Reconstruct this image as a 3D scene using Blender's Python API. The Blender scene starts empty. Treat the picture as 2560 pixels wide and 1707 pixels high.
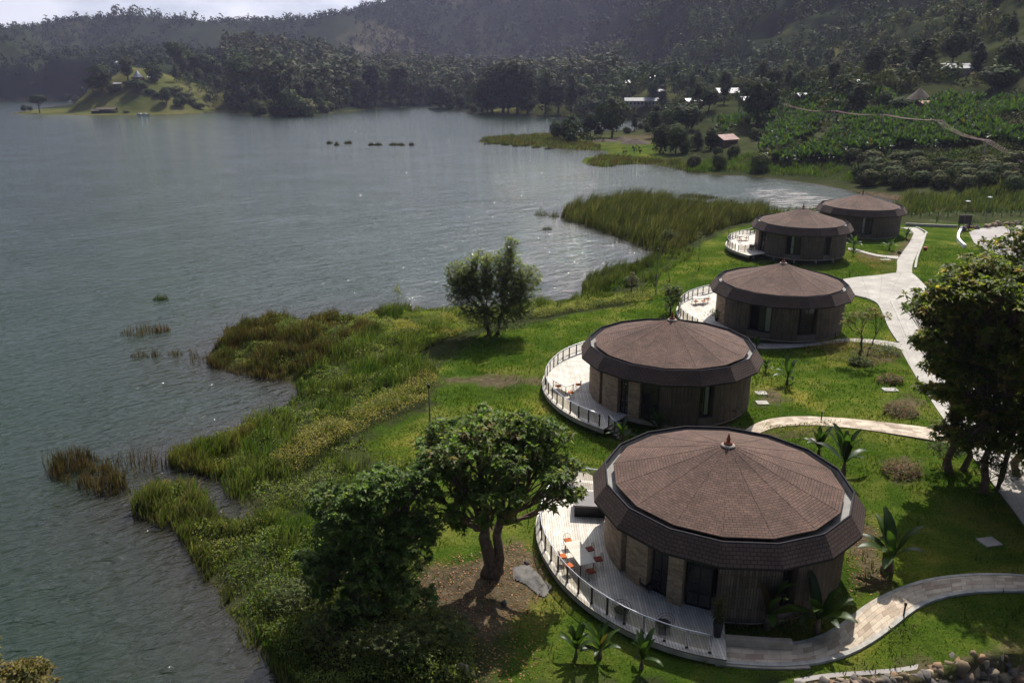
import bpy, math, random
import numpy as np
from mathutils import Matrix, Vector
PI = math.pi
R = math.radians
random.seed(7)
RNG = np.random.default_rng(7)
scene = bpy.context.scene
# ------------------------------------------------------------------ camera, sky, sun, exposure
CAMZ = 27.52
PITCH = R(18.5587)
ROLL = R(-0.1913)
FPX = 1960.8            # focal length in pixels of a 2560 px wide picture
cam_data = bpy.data.cameras.new('camera')
cam = bpy.data.objects.new('camera', cam_data)
scene.collection.objects.link(cam)
cam_data.sensor_width = 36
cam_data.lens = FPX / 2560 * 36
cam_data.clip_start = 0.5
cam_data.clip_end = 20000
cam.matrix_world = Matrix.Translation((0, 0, CAMZ)) @ Matrix.Rotation(PI / 2 - PITCH, 4, 'X') @ Matrix.Rotation(ROLL, 4, 'Z')
scene.camera = cam
SUN_AZ, SUN_EL = R(22), R(49)
world = bpy.data.worlds.new('World')
scene.world = world
world.use_nodes = True
wn, wl = world.node_tree.nodes, world.node_tree.links
bgn = wn['Background']
sky = wn.new('ShaderNodeTexSky')
sky.sky_type = 'NISHITA'
sky.sun_disc = False
sky.sun_elevation = SUN_EL
sky.sun_rotation = SUN_AZ
sky.altitude = 2800
sky.air_density = 1.0
sky.dust_density = 1.6
sky.ozone_density = 1.0
# broken white cloud over the sky, laid out by direction
tc = wn.new('ShaderNodeTexCoord')
mp = wn.new('ShaderNodeMapping')
mp.inputs['Scale'].default_value = (1.0, 1.0, 2.6)
nz = wn.new('ShaderNodeTexNoise')
nz.inputs['Scale'].default_value = 5.5
nz.inputs['Detail'].default_value = 9
nz.inputs['Roughness'].default_value = 0.6
cr = wn.new('ShaderNodeValToRGB')
cr.color_ramp.elements[0].position = 0.44
cr.color_ramp.elements[1].position = 0.62
mx = wn.new('ShaderNodeMix')
mx.data_type = 'RGBA'
hz = wn.new('ShaderNodeMix')
hz.data_type = 'RGBA'
hz.inputs[0].default_value = 0.25
hz.inputs[7].default_value = (12.4, 13.1, 14.4, 1)
wl.new(tc.outputs['Generated'], mp.inputs['Vector'])
wl.new(mp.outputs['Vector'], nz.inputs['Vector'])
wl.new(nz.outputs['Fac'], cr.inputs['Fac'])
wl.new(sky.outputs['Color'], hz.inputs[6])
wl.new(hz.outputs[2], mx.inputs[6])
mx.inputs[7].default_value = (17, 17.3, 18, 1)
# bright hazy band low over the horizon, deeper and clearer sky overhead
sx = wn.new('ShaderNodeSeparateXYZ'); wl.new(tc.outputs['Generated'], sx.inputs[0])
el = wn.new('ShaderNodeMapRange'); el.inputs[1].default_value = .14; el.inputs[2].default_value = .62; el.inputs[3].default_value = 1; el.inputs[4].default_value = .04
wl.new(sx.outputs['Z'], el.inputs[0])
dt = wn.new('ShaderNodeVectorMath'); dt.operation = 'DOT_PRODUCT'; dt.inputs[1].default_value = (math.sin(SUN_AZ), math.cos(SUN_AZ), 0); wl.new(tc.outputs['Generated'], dt.inputs[0])
az = wn.new('ShaderNodeMapRange'); az.inputs[1].default_value = -.1; az.inputs[2].default_value = .85; az.inputs[3].default_value = .1; az.inputs[4].default_value = 1; wl.new(dt.outputs['Value'], az.inputs[0])
ea = wn.new('ShaderNodeMath'); ea.operation = 'MULTIPLY'; wl.new(el.outputs[0], ea.inputs[0]); wl.new(az.outputs[0], ea.inputs[1])
m1 = wn.new('ShaderNodeMath'); m1.operation = 'MULTIPLY'; wl.new(ea.outputs[0], m1.inputs[0]); wl.new(cr.outputs['Color'], m1.inputs[1]); wl.new(m1.outputs[0], mx.inputs[0])
m2 = wn.new('ShaderNodeMath'); m2.operation = 'MULTIPLY'; m2.inputs[1].default_value = .75; wl.new(ea.outputs[0], m2.inputs[0]); wl.new(m2.outputs[0], hz.inputs[0])
# aureole of bright haze round the sun
d2 = wn.new('ShaderNodeVectorMath'); d2.operation = 'DOT_PRODUCT'; d2.inputs[1].default_value = (math.sin(SUN_AZ) * math.cos(SUN_EL), math.cos(SUN_AZ) * math.cos(SUN_EL), math.sin(SUN_EL)); wl.new(tc.outputs['Generated'], d2.inputs[0])
a2 = wn.new('ShaderNodeMapRange'); a2.interpolation_type = 'SMOOTHSTEP'; a2.inputs[1].default_value = .56; a2.inputs[2].default_value = 1.0; wl.new(d2.outputs['Value'], a2.inputs[0])
a3 = wn.new('ShaderNodeMix'); a3.data_type = 'RGBA'; a3.blend_type = 'ADD'; a3.inputs[7].default_value = (24, 24.5, 26, 1); wl.new(a2.outputs[0], a3.inputs[0]); wl.new(mx.outputs[2], a3.inputs[6])
wl.new(a3.outputs[2], bgn.inputs['Color'])
bgn.inputs['Strength'].default_value = 0.05
sd = bpy.data.lights.new('sun', 'SUN')
sd.energy = 5.0
sd.angle = R(0.53)
sd.color = (1.0, 0.94, 0.84)
sun = bpy.data.objects.new('sun', sd)
scene.collection.objects.link(sun)
SDIR = Vector((math.sin(SUN_AZ) * math.cos(SUN_EL), math.cos(SUN_AZ) * math.cos(SUN_EL), math.sin(SUN_EL)))
sun.rotation_euler = SDIR.to_track_quat('Z', 'Y').to_euler()
sun.location = (0, 0, 300)
scene.view_settings.view_transform = 'Standard'
scene.view_settings.look = 'None'
scene.view_settings.gamma = 1
scene.view_settings.exposure = 0.26
scene.render.engine = 'CYCLES'
cy = scene.cycles
cy.max_bounces = 6
cy.diffuse_bounces = 3
cy.glossy_bounces = 3
cy.transmission_bounces = 4
cy.transparent_max_bounces = 8
cy.volume_bounces = 1
cy.sample_clamp_indirect = 6
cy.caustics_reflective = False
cy.caustics_refractive = False
cy.use_denoising = True
cy.denoiser = 'OPENIMAGEDENOISE'
cy.use_adaptive_sampling = True
cy.adaptive_threshold = 0.02

# ------------------------------------------------------------------ picture <-> world helpers
WZ = -0.7              # level of the lake
CS, SN = math.cos(ROLL), math.sin(ROLL)
CP, SP = math.cos(PITCH), math.sin(PITCH)
def ray(x, y):         # source-photo pixel -> direction
    a = (x - 1280) / FPX; b = (y - 853.5) / FPX
    u = CS * a + SN * b; v = -SN * a + CS * b
    return np.array([u, CP - v * SP, -SP - v * CP])
def at(x, y, z=0.0):
    d = ray(x, y); k = (z - CAMZ) / d[2]
    return np.array([0, 0, CAMZ]) + k * d
def atY(x, y, Y):
    d = ray(x, y); return np.array([0, 0, CAMZ]) + d * Y / d[1]
VS = 2560 / 2352
def V(x, y, z=0.0): return at(x * VS, y * VS, z)
def VY(x, y, Y): return atY(x * VS, y * VS, Y)
def crop(ox, oy, s): return lambda x, y: (ox + x * s, oy + y * s)
c1 = crop(1240, 1040, 1 / 2.351)
c2 = crop(1300, 740, .29787)
c3 = crop(1660, 440, .29787)
c4 = crop(1960, 540, .4464)
c5 = crop(1960, 1100, .3871)
c9 = crop(1340, 1140, .22957)

# ------------------------------------------------------------------ noise
def _h(ix, iy, s):
    n = (ix * 374761393 + iy * 668265263 + s * 974711) & 0x7fffffff
    n = ((n ^ (n >> 13)) * 1274126177) & 0x7fffffff
    n = n ^ (n >> 16)
    return (n & 0xffff) / 65535.0
def vnoise(x, y, s=0):
    x = np.asarray(x, float); y = np.asarray(y, float)
    ix = np.floor(x).astype(np.int64); iy = np.floor(y).astype(np.int64)
    fx = x - ix; fy = y - iy
    fx = fx * fx * (3 - 2 * fx); fy = fy * fy * (3 - 2 * fy)
    a = _h(ix, iy, s); b = _h(ix + 1, iy, s); c = _h(ix, iy + 1, s); d = _h(ix + 1, iy + 1, s)
    return (a + (b - a) * fx) * (1 - fy) + (c + (d - c) * fx) * fy
def fbm(x, y, o=4, s=0):
    r = 0; a = .5; t = 0
    for k in range(o):
        r = r + a * vnoise(x * 2 ** k + 17.3 * k, y * 2 ** k - 9.1 * k, s + k); t += a; a *= .55
    return r / t
def sstep(a, b, x):
    t = np.clip((x - a) / (b - a), 0, 1); return t * t * (3 - 2 * t)

# ------------------------------------------------------------------ polygon distance (positive inside)
def sdf(px, py, poly):
    px = np.asarray(px, float).ravel(); py = np.asarray(py, float).ravel()
    P = np.asarray(poly, float); Q = np.roll(P, -1, 0)
    out = np.full(px.shape, 1e18); ins = np.zeros(px.shape, bool)
    for (ax, ay), (bx, by) in zip(P, Q):
        ex, ey = bx - ax, by - ay; L = ex * ex + ey * ey + 1e-12
        t = np.clip(((px - ax) * ex + (py - ay) * ey) / L, 0, 1)
        d = (px - ax - t * ex) ** 2 + (py - ay - t * ey) ** 2
        np.minimum(out, d, out)
        c = ((ay > py) != (by > py))
        if ey != 0: ins ^= c & (px < ex * (py - ay) / ey + ax)
    d = np.sqrt(out)
    return np.where(ins, d, -d)

# ------------------------------------------------------------------ shoreline (traced at lake level)
def W2(pts, z=WZ): return [tuple(V(x, y, z)[:2]) for x, y in pts]
shore = W2([(640, 1568), (600, 1500), (560, 1450), (520, 1405), (495, 1345), (450, 1300), (432, 1262), (405, 1210),
 (350, 1188), (305, 1170), (318, 1130), (380, 1098), (440, 1120), (480, 1165), (520, 1200), (560, 1207), (593, 1195),
 (580, 1165), (538, 1140), (528, 1112), (490, 1088), (440, 1080), (385, 1068), (392, 1045), (470, 1015), (550, 985), (610, 965), (650, 940),
 (676, 918), (684, 900), (668, 882), (640, 868), (590, 862), (540, 850), (500, 840), (478, 815), (500, 790), (560, 755),
 (620, 738), (700, 738), (780, 735), (850, 724), (930, 718), (1020, 714), (1110, 710), (1220, 698), (1285, 690), (1348, 682),
 (1335, 655), (1352, 640), (1420, 622), (1490, 602), (1516, 590), (1508, 578), (1470, 568), (1420, 545), (1360, 522), (1292, 502),
 (1300, 485), (1360, 470), (1440, 462), (1510, 462), (1570, 472), (1640, 484), (1720, 490), (1800, 494), (1900, 494), (2000, 488),
 (2080, 475), (2070, 462), (2010, 450), (1950, 437), (1880, 424), (1800, 412), (1720, 404), (1640, 402), (1582, 396), (1560, 386), (1500, 376), (1440, 376),
 (1382, 383), (1335, 373), (1345, 362), (1400, 357), (1395, 348), (1310, 342), (1250, 338), (1175, 333), (1098, 326), (1110, 318), (1180, 316), (1260, 310),
 (1272, 306), (1400, 302), (1500, 299), (1560, 290), (1480, 276), (1370, 272), (1260, 270), (1160, 264), (1070, 260), (1074, 254), (1100, 251), (1060, 254), (985, 253), (978, 250), (1020, 249), (1090, 247),
 (1090, 242), (1010, 243), (960, 244), (900, 247), (850, 251), (800, 256), (745, 263), (690, 268), (620, 267), (552, 262), (545, 257),
 (500, 256), (480, 259), (400, 263), (300, 265), (200, 265), (100, 264), (22, 261), (45, 258), (110, 247), (160, 240), (215, 234), (200, 231), (100, 232),
 (0, 233), (-150, 236), (-400, 240)])
shore += [(-2500, 1000), (-4000, 3000), (-4000, 8000), (8000, 8000), (8000, -400), (-300, -400), (-300, 14), (-60, 16), (-26, 22), (-14, 27), (-10, 29.5)]
# ------------------------------------------------------------------ relief: (picture column, [(distance, picture row or ('z', height))])
COLS = [
 (-700, [(900, 'z', 1), (1150, 140), (1500, 120), (1900, 100), (3200, 120)]),
 (-300, [(1000, 'z', 1), (1150, 140), (1400, 130), (1750, 100), (3200, 110)]),
 (0, [(1000, 'z', 1), (1090, 150), (1200, 130), (1400, 128), (1600, 86), (3200, 110)]),
 (60, [(990, 'z', 1), (1080, 148), (1200, 140), (1450, 138), (1650, 72), (3200, 105)]),
 (140, [(985, 'z', 1), (1070, 150), (1200, 156), (1560, 140), (1800, 62), (3200, 100)]),
 (175, [(688, 'z', .5), (735, 231), (800, 'z', 3), (900, 'z', 1), (985, 'z', 1), (1070, 155), (1200, 158), (1580, 145), (1800, 55), (3200, 100)]),
 (210, [(688, 'z', .5), (742, 211), (790, 217), (900, 'z', 1), (960, 'z', 1), (1080, 170), (1200, 160), (1600, 150), (1850, 48), (3200, 100)]),
 (250, [(688, 'z', .5), (745, 199), (800, 200), (920, 'z', 4), (1100, 168), (1600, 150), (1850, 44), (3200, 100)]),
 (300, [(688, 'z', .5), (742, 198), (792, 184), (880, 192), (1000, 170), (1600, 150), (1850, 40), (3200, 100)]),
 (350, [(690, 'z', .5), (735, 214), (790, 185), (860, 188), (1000, 168), (1600, 150), (1850, 44), (3200, 100)]),
 (420, [(690, 'z', .5), (735, 230), (792, 195), (870, 182), (1000, 168), (1600, 150), (1850, 49), (3200, 100)]),
 (490, [(690, 'z', .5), (745, 236), (800, 212), (880, 186), (1000, 168), (1600, 150), (1850, 53), (3200, 100)]),
 (600, [(650, 'z', 1), (720, 232), (840, 200), (1000, 175), (1640, 155), (1900, 47), (3200, 90)]),
 (700, [(650, 'z', 1), (760, 232), (900, 208), (1050, 180), (1640, 155), (1900, 48), (3200, 90)]),
 (780, [(700, 'z', 1), (800, 228), (950, 205), (1100, 182), (1620, 156), (1900, 34), (3200, 70)]),
 (860, [(760, 'z', 1), (950, 212), (1150, 186), (1660, 158), (2000, 14), (3200, 40)]),
 (940, [(800, 'z', 1), (1000, 208), (1200, 186), (1700, 158), (2080, 0), (3200, 0)]),
 (1050, [(850, 'z', 1), (1050, 205), (1250, 186), (1720, 160), (2180, -45), (3400, -40)]),
 (1200, [(700, 'z', 1), (950, 210), (1250, 186), (1700, 160), (2200, -80), (3400, -80)]),
 (1320, [(560, 'z', 1), (800, 216), (1100, 186), (1550, 160), (2050, -80), (2400, -90), (3400, -80)]),
 (1420, [(480, 'z', 1), (700, 216), (900, 186), (1300, 158), (1760, -60), (2300, -100), (3400, -80)]),
 (1500, [(430, 'z', 1), (620, 214), (800, 184), (1080, 155), (1430, -20), (1560, -80), (2000, -100), (3400, -80)]),
 (1600, [(330, 'z', 2), (500, 222), (650, 192), (880, 155), (1180, -20), (1300, -80), (1700, -100), (3400, -80)]),
 (1750, [(260, 'z', 1.5), (330, 'z', 3), (450, 232), (600, 192), (730, 155), (930, 10), (1040, -70), (1200, -90), (3400, -80)]),
 (1900, [(225, 'z', .6), (290, 'z', 6), (360, 255), (460, 215), (590, 172), (650, 150), (800, 20), (880, -60), (1200, -120), (3400, -80)]),
 (2050, [(205, 'z', .6), (255, 'z', 5.5), (330, 252), (420, 205), (500, 165), (550, 140), (660, 45), (760, -40), (1100, -120), (3400, -80)]),
 (2200, [(190, 'z', .6), (240, 'z', 5.5), (300, 268), (350, 215), (430, 150), (550, 60), (700, -50), (1100, -110), (3400, -80)]),
 (2352, [(175, 'z', .6), (215, 'z', 5.5), (260, 285), (310, 210), (380, 125), (470, 30), (600, -80), (1000, -120), (3400, -80)]),
 (2600, [(160, 'z', .6), (200, 'z', 5), (240, 280), (290, 190), (360, 70), (450, -60), (900, -160), (3400, -80)]),
 (3400, [(140, 'z', .6), (180, 'z', 5), (220, 260), (270, 150), (340, 0), (500, -120), (900, -200), (3400, -80)])]
_lY = np.log(np.geomspace(60, 3400, 160))
_us, _tab = [], []
for cx_, lst in COLS:
    d = ray(cx_ * VS, 196); _us.append(d[0] / d[1])
    ys, zs = [60.0], [0.0]
    for e in lst:
        zz = e[2] if e[1] == 'z' else VY(cx_, e[1], e[0])[2]
        if len(ys) == 1: ys.append(e[0] * .93); zs.append(0.0)
        ys.append(e[0]); zs.append(zz)
    _tab.append(np.interp(np.exp(_lY), ys, zs))
_us = np.array(_us); _tab = np.array(_tab)
def relief(x, y):
    y = np.maximum(y, 61.0); u = np.clip(x / y, _us[0], _us[-1] - 1e-6)
    i = np.clip(np.searchsorted(_us, u) - 1, 0, len(_us) - 2)
    t = (u - _us[i]) / (_us[i + 1] - _us[i]); t = t * t * (3 - 2 * t) * .6 + t * .4
    f = np.clip((np.log(np.clip(y, 61, 3399)) - _lY[0]) / (_lY[1] - _lY[0]), 0, len(_lY) - 1.001)
    j = f.astype(int); g = f - j
    a = _tab[i, j] * (1 - g) + _tab[i, j + 1] * g
    b = _tab[i + 1, j] * (1 - g) + _tab[i + 1, j + 1] * g
    return a * (1 - t) + b * t
COT = [(12.389, 40.801, 5.482, 1.696), (13.637, 63.853, 5.968, 2.092), (30.089, 85.098, 5.979, 1.639), (45.9, 123.507, 6.008, 1.614), (63.369, 142.5, 5.564, 2.042)]
FLOOR = [c[2] - 4.6 for c in COT]
GZ = [.35, .75, .8, .45, .5]          # level of the lawn round each cottage
WALLP = np.array([at(*c5(a, b), .35)[:2] for a, b in ((80, 1600), (280, 1560), (500, 1548), (850, 1520), (960, 1480), (1150, 1400), (1350, 1365), (1550, 1340), (1800, 1290))])
def ground_z(x, y, sd=None):
    x = np.asarray(x, float); y = np.asarray(y, float); sh = x.shape
    x = x.ravel(); y = y.ravel()
    if sd is None: sd = sdf(x, y, shore)
    s = np.clip(sd, -60, 60)
    base = np.where(s > 0, 1.5 * (1 - np.exp(-s / 9.0)), s * .12)
    und = (fbm(x * .12, y * .12, 3, 5) - .5) * .35 * sstep(2, 10, sd)
    z = WZ + base + und
    near = sstep(180, 120, y)
    wsum = np.zeros_like(x); zc = np.zeros_like(x)
    for (cx, cy_, _, _), g in zip(COT, GZ):
        w = np.exp(-(((x - cx) ** 2 + (y - cy_) ** 2) / 13.0 ** 2)) * near
        wsum += w; zc += w * g
    k = np.clip(wsum * 1.3, 0, 1) * sstep(0, 6, sd)
    z = z * (1 - k) + k * zc / np.maximum(wsum, 1e-9)
    rl = relief(x, y)
    m = sstep(0, 30, sd) if True else 1
    big = np.clip(rl / 60, 0, 1)
    n1 = (fbm(x * .006, y * .006, 5, 11) - .5) * 70 * big
    ri = (1 - np.abs(2 * fbm(x * .0075 + 3, y * .0035, 4, 31) - 1)) * 75 * big - 48 * big
    n2 = (fbm(x * .03, y * .03, 4, 21) - .5) * np.where((x < -180) & (y < 850), 1.0, 7) * np.clip(rl / 12, 0, 1)
    far = sstep(1450, 1750, y) * sstep(.12, -.05, x / np.maximum(y, 1))
    z = z + m * (rl + (n1 + ri) * (1 - .85 * far) + n2)
    yw = np.interp(x, WALLP[:, 0], WALLP[:, 1]); z = z - 1.7 * sstep(.45, 1.0, yw - y) * sstep(WALLP[0, 0] - 2.5, WALLP[0, 0] + .5, x)
    return z.reshape(sh)
def gz(x, y): return float(ground_z(np.array([x]), np.array([y]))[0])
def G(xs, ys, src=False):          # picture position (2352 px wide) -> point of the terrain it shows
    d = ray(xs, ys) if src else ray(xs * VS, ys * VS)
    d = d / d[1]; Y = np.geomspace(22, 3000, 900)
    X = d[0] * Y; Z = CAMZ + d[2] * Y
    g = ground_z(X, Y); k = np.argmax(Z <= g)
    if k == 0: return np.array([X[-1], Y[-1], g[-1]])
    t = (Z[k - 1] - g[k - 1]) / ((Z[k - 1] - g[k - 1]) - (Z[k] - g[k]) + 1e-9)
    return np.array([X[k - 1] + t * (X[k] - X[k - 1]), Y[k - 1] + t * (Y[k] - Y[k - 1]), g[k - 1] + t * (g[k] - g[k - 1])])
# ------------------------------------------------------------------ scene graph helpers
COLL = scene.collection
def tag(o, label=None, cat=None, group=None, kind=None):
    if label: o['label'] = label
    if cat: o['category'] = cat
    if group: o['group'] = group
    if kind: o['kind'] = kind
    return o
def empty(name, loc, label=None, cat=None, group=None, rz=0):
    o = bpy.data.objects.new(name, None); COLL.objects.link(o)
    o.location = loc; o.rotation_euler.z = rz; o.empty_display_size = .3
    return tag(o, label, cat, group)
def link(name, me, parent=None, m=None):
    o = bpy.data.objects.new(name, me); COLL.objects.link(o)
    if parent: o.parent = parent
    if m: me.materials.append(m)
    return o
def copy_tree(root, loc=None, rz=None, sc=None, label=None, group=None):
    c = root.copy(); COLL.objects.link(c)
    if loc is not None: c.location = loc
    if rz is not None: c.rotation_euler.z = rz
    if sc is not None: c.scale = sc
    if label: c['label'] = label
    if group: c['group'] = group
    for ch in root.children:
        d = ch.copy(); COLL.objects.link(d); d.parent = c
        for g in ch.children:
            e = g.copy(); COLL.objects.link(e); e.parent = d
    return c
class MB:
    def __init__(s): s.v = []; s.f = []; s.uv = []
    def face(s, pts, uv=None):
        n = len(s.v); s.v += [tuple(p) for p in pts]; s.f.append(tuple(range(n, n + len(pts))))
        s.uv.append(uv if uv else [(0, 0)] * len(pts)); return s
    def box(s, c, sz, rz=0, ry=0, rx=0):
        M_ = Matrix.Rotation(rz, 3, 'Z') @ Matrix.Rotation(ry, 3, 'Y') @ Matrix.Rotation(rx, 3, 'X')
        h = [x / 2 for x in sz]; p = [Vector(c) + M_ @ Vector((a * h[0], b * h[1], d * h[2])) for a in (-1, 1) for b in (-1, 1) for d in (-1, 1)]
        for q, (w, t) in (((0, 1, 3, 2), (1, 2)), ((4, 6, 7, 5), (1, 2)), ((0, 4, 5, 1), (0, 2)), ((2, 3, 7, 6), (0, 2)), ((0, 2, 6, 4), (0, 1)), ((1, 5, 7, 3), (0, 1))):
            loc = [((k >> 2 & 1) * sz[0], (k >> 1 & 1) * sz[1], (k & 1) * sz[2]) for k in q]
            s.face([p[k] for k in q], [(l[w], l[t]) for l in loc])
        return s
    def tube(s, pts, r, n=6, cap=True):
        pts = [Vector(p) for p in pts]; rr = [float(q) for q in r] if hasattr(r, "__len__") else [r] * len(pts); rings = []
        for i, p in enumerate(pts):
            d = (pts[min(i + 1, len(pts) - 1)] - pts[max(i - 1, 0)]).normalized()
            a = d.cross(Vector((0, 0, 1)) if abs(d.z) < .95 else Vector((1, 0, 0))).normalized(); b = d.cross(a)
            n0 = len(s.v); s.v += [tuple(p + rr[i] * (math.cos(2 * PI * k / n) * a + math.sin(2 * PI * k / n) * b)) for k in range(n)]; rings.append(n0)
        for i in range(len(rings) - 1):
            for k in range(n):
                s.f.append((rings[i] + k, rings[i] + (k + 1) % n, rings[i + 1] + (k + 1) % n, rings[i + 1] + k)); s.uv.append([(k / n, i), ((k + 1) / n, i), ((k + 1) / n, i + 1), (k / n, i + 1)])
        if cap:
            for n0, rev in ((rings[0], 1), (rings[-1], 0)):
                f = list(range(n0, n0 + n)); s.f.append(tuple(f[::-1] if rev else f)); s.uv.append([(0, 0)] * n)
        return s
    def lathe(s, prof, n=16, c=(0, 0, 0)):
        rg = []
        for r, z in prof:
            rg.append(len(s.v)); s.v += [(c[0] + r * math.cos(2 * PI * k / n), c[1] + r * math.sin(2 * PI * k / n), c[2] + z) for k in range(n)]
        for i in range(len(rg) - 1):
            for k in range(n):
                s.f.append((rg[i] + k, rg[i] + (k + 1) % n, rg[i + 1] + (k + 1) % n, rg[i + 1] + k)); s.uv.append([(k / n, i)] * 4)
        for n0, rev in ((rg[0], 1), (rg[-1], 0)):
            f = list(range(n0, n0 + n)); s.f.append(tuple(f[::-1] if rev else f)); s.uv.append([(0, 0)] * n)
        return s
    def prism(s, poly, z0, z1):      # poly: list of xy, counter-clockwise
        n = len(poly)
        s.face([(x, y, z1) for x, y in poly], [(x, y) for x, y in poly]); s.face([(x, y, z0) for x, y in poly[::-1]], [(x, y) for x, y in poly[::-1]])
        u = 0
        for i in range(n):
            a, b = poly[i], poly[(i + 1) % n]; L = math.hypot(b[0] - a[0], b[1] - a[1])
            s.face([(*a, z0), (*b, z0), (*b, z1), (*a, z1)], [(u, z0), (u + L, z0), (u + L, z1), (u, z1)]); u += L
        return s
    def build(s, name, m, parent=None, smooth=False, bevel=0):
        me = bpy.data.meshes.new(name); me.from_pydata(s.v, [], s.f)
        uvl = me.uv_layers.new(name='UVMap'); uvl.data.foreach_set('uv', [c for f in s.uv for p in f for c in p])
        if smooth: me.polygons.foreach_set('use_smooth', [True] * len(me.polygons))
        me.update(); o = link(name, me, parent, m)
        if bevel:
            b = o.modifiers.new('bevel', 'BEVEL'); b.width = bevel; b.segments = 2; b.limit_method = 'ANGLE'
        return o
def mesh_np(name, verts, faces_list, cols=None, smooth=False):
    """faces_list: list of int arrays (n,k); cols: per-vertex rgb"""
    me = bpy.data.meshes.new(name); verts = np.asarray(verts, np.float32)
    me.vertices.add(len(verts)); me.vertices.foreach_set('co', verts.ravel())
    loops = np.concatenate([f.ravel() for f in faces_list]).astype(np.int32)
    tot = np.concatenate([np.full(len(f), f.shape[1]) for f in faces_list]).astype(np.int32)
    st = np.concatenate([[0], np.cumsum(tot)[:-1]]).astype(np.int32)
    me.loops.add(len(loops)); me.loops.foreach_set('vertex_index', loops)
    me.polygons.add(len(tot)); me.polygons.foreach_set('loop_start', st); me.polygons.foreach_set('loop_total', tot)
    if smooth: me.polygons.foreach_set('use_smooth', np.ones(len(tot), bool))
    me.update(calc_edges=True)
    if cols is not None:
        a = me.color_attributes.new('Col', 'FLOAT_COLOR', 'POINT'); c = np.ones((len(verts), 4), np.float32); c[:, :cols.shape[1]] = cols
        a.data.foreach_set('color', c.ravel())
    return me

# ------------------------------------------------------------------ materials
def newmat(name):
    m = bpy.data.materials.new(name); m.use_nodes = True; nt = m.node_tree
    b = nt.nodes['Principled BSDF']; return m, nt, b
def N(nt, t, **kw):
    n = nt.nodes.new(t)
    for k, v in kw.items():
        if k.startswith('i_'): n.inputs[k[2:].replace('_', ' ')].default_value = v
        else: setattr(n, k, v)
    return n
def rgba(c): return (c[0], c[1], c[2], 1)
def simple(name, col, rough=.7, var=.25, scale=6, bump=0, metal=0, col2=None, spec=.3, bscale=None):
    m, nt, b = newmat(name); L = nt.links
    t = N(nt, 'ShaderNodeTexCoord'); n = N(nt, 'ShaderNodeTexNoise'); n.inputs['Scale'].default_value = scale; n.inputs['Detail'].default_value = 6
    L.new(t.outputs['Object'], n.inputs['Vector'])
    mxn = N(nt, 'ShaderNodeMix', data_type='RGBA'); c2 = col2 or tuple(c * (1 - var) for c in col); c1_ = col if col2 else tuple(min(1, c * (1 + var * .5)) for c in col)
    mxn.inputs[6].default_value = rgba(c2); mxn.inputs[7].default_value = rgba(c1_)
    rm = N(nt, 'ShaderNodeValToRGB'); rm.color_ramp.elements[0].position = .35; rm.color_ramp.elements[1].position = .65
    L.new(n.outputs['Fac'], rm.inputs['Fac']); L.new(rm.outputs['Color'], mxn.inputs[0]); L.new(mxn.outputs[2], b.inputs['Base Color'])
    b.inputs['Roughness'].default_value = rough; b.inputs['Metallic'].default_value = metal; b.inputs['Specular IOR Level'].default_value = spec
    if bump:
        n2 = N(nt, 'ShaderNodeTexNoise'); n2.inputs['Scale'].default_value = bscale or scale * 4; n2.inputs['Detail'].default_value = 5
        L.new(t.outputs['Object'], n2.inputs['Vector']); bp = N(nt, 'ShaderNodeBump'); bp.inputs['Distance'].default_value = bump
        L.new(n2.outputs['Fac'], bp.inputs['Height']); L.new(bp.outputs['Normal'], b.inputs['Normal'])
    return m
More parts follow.
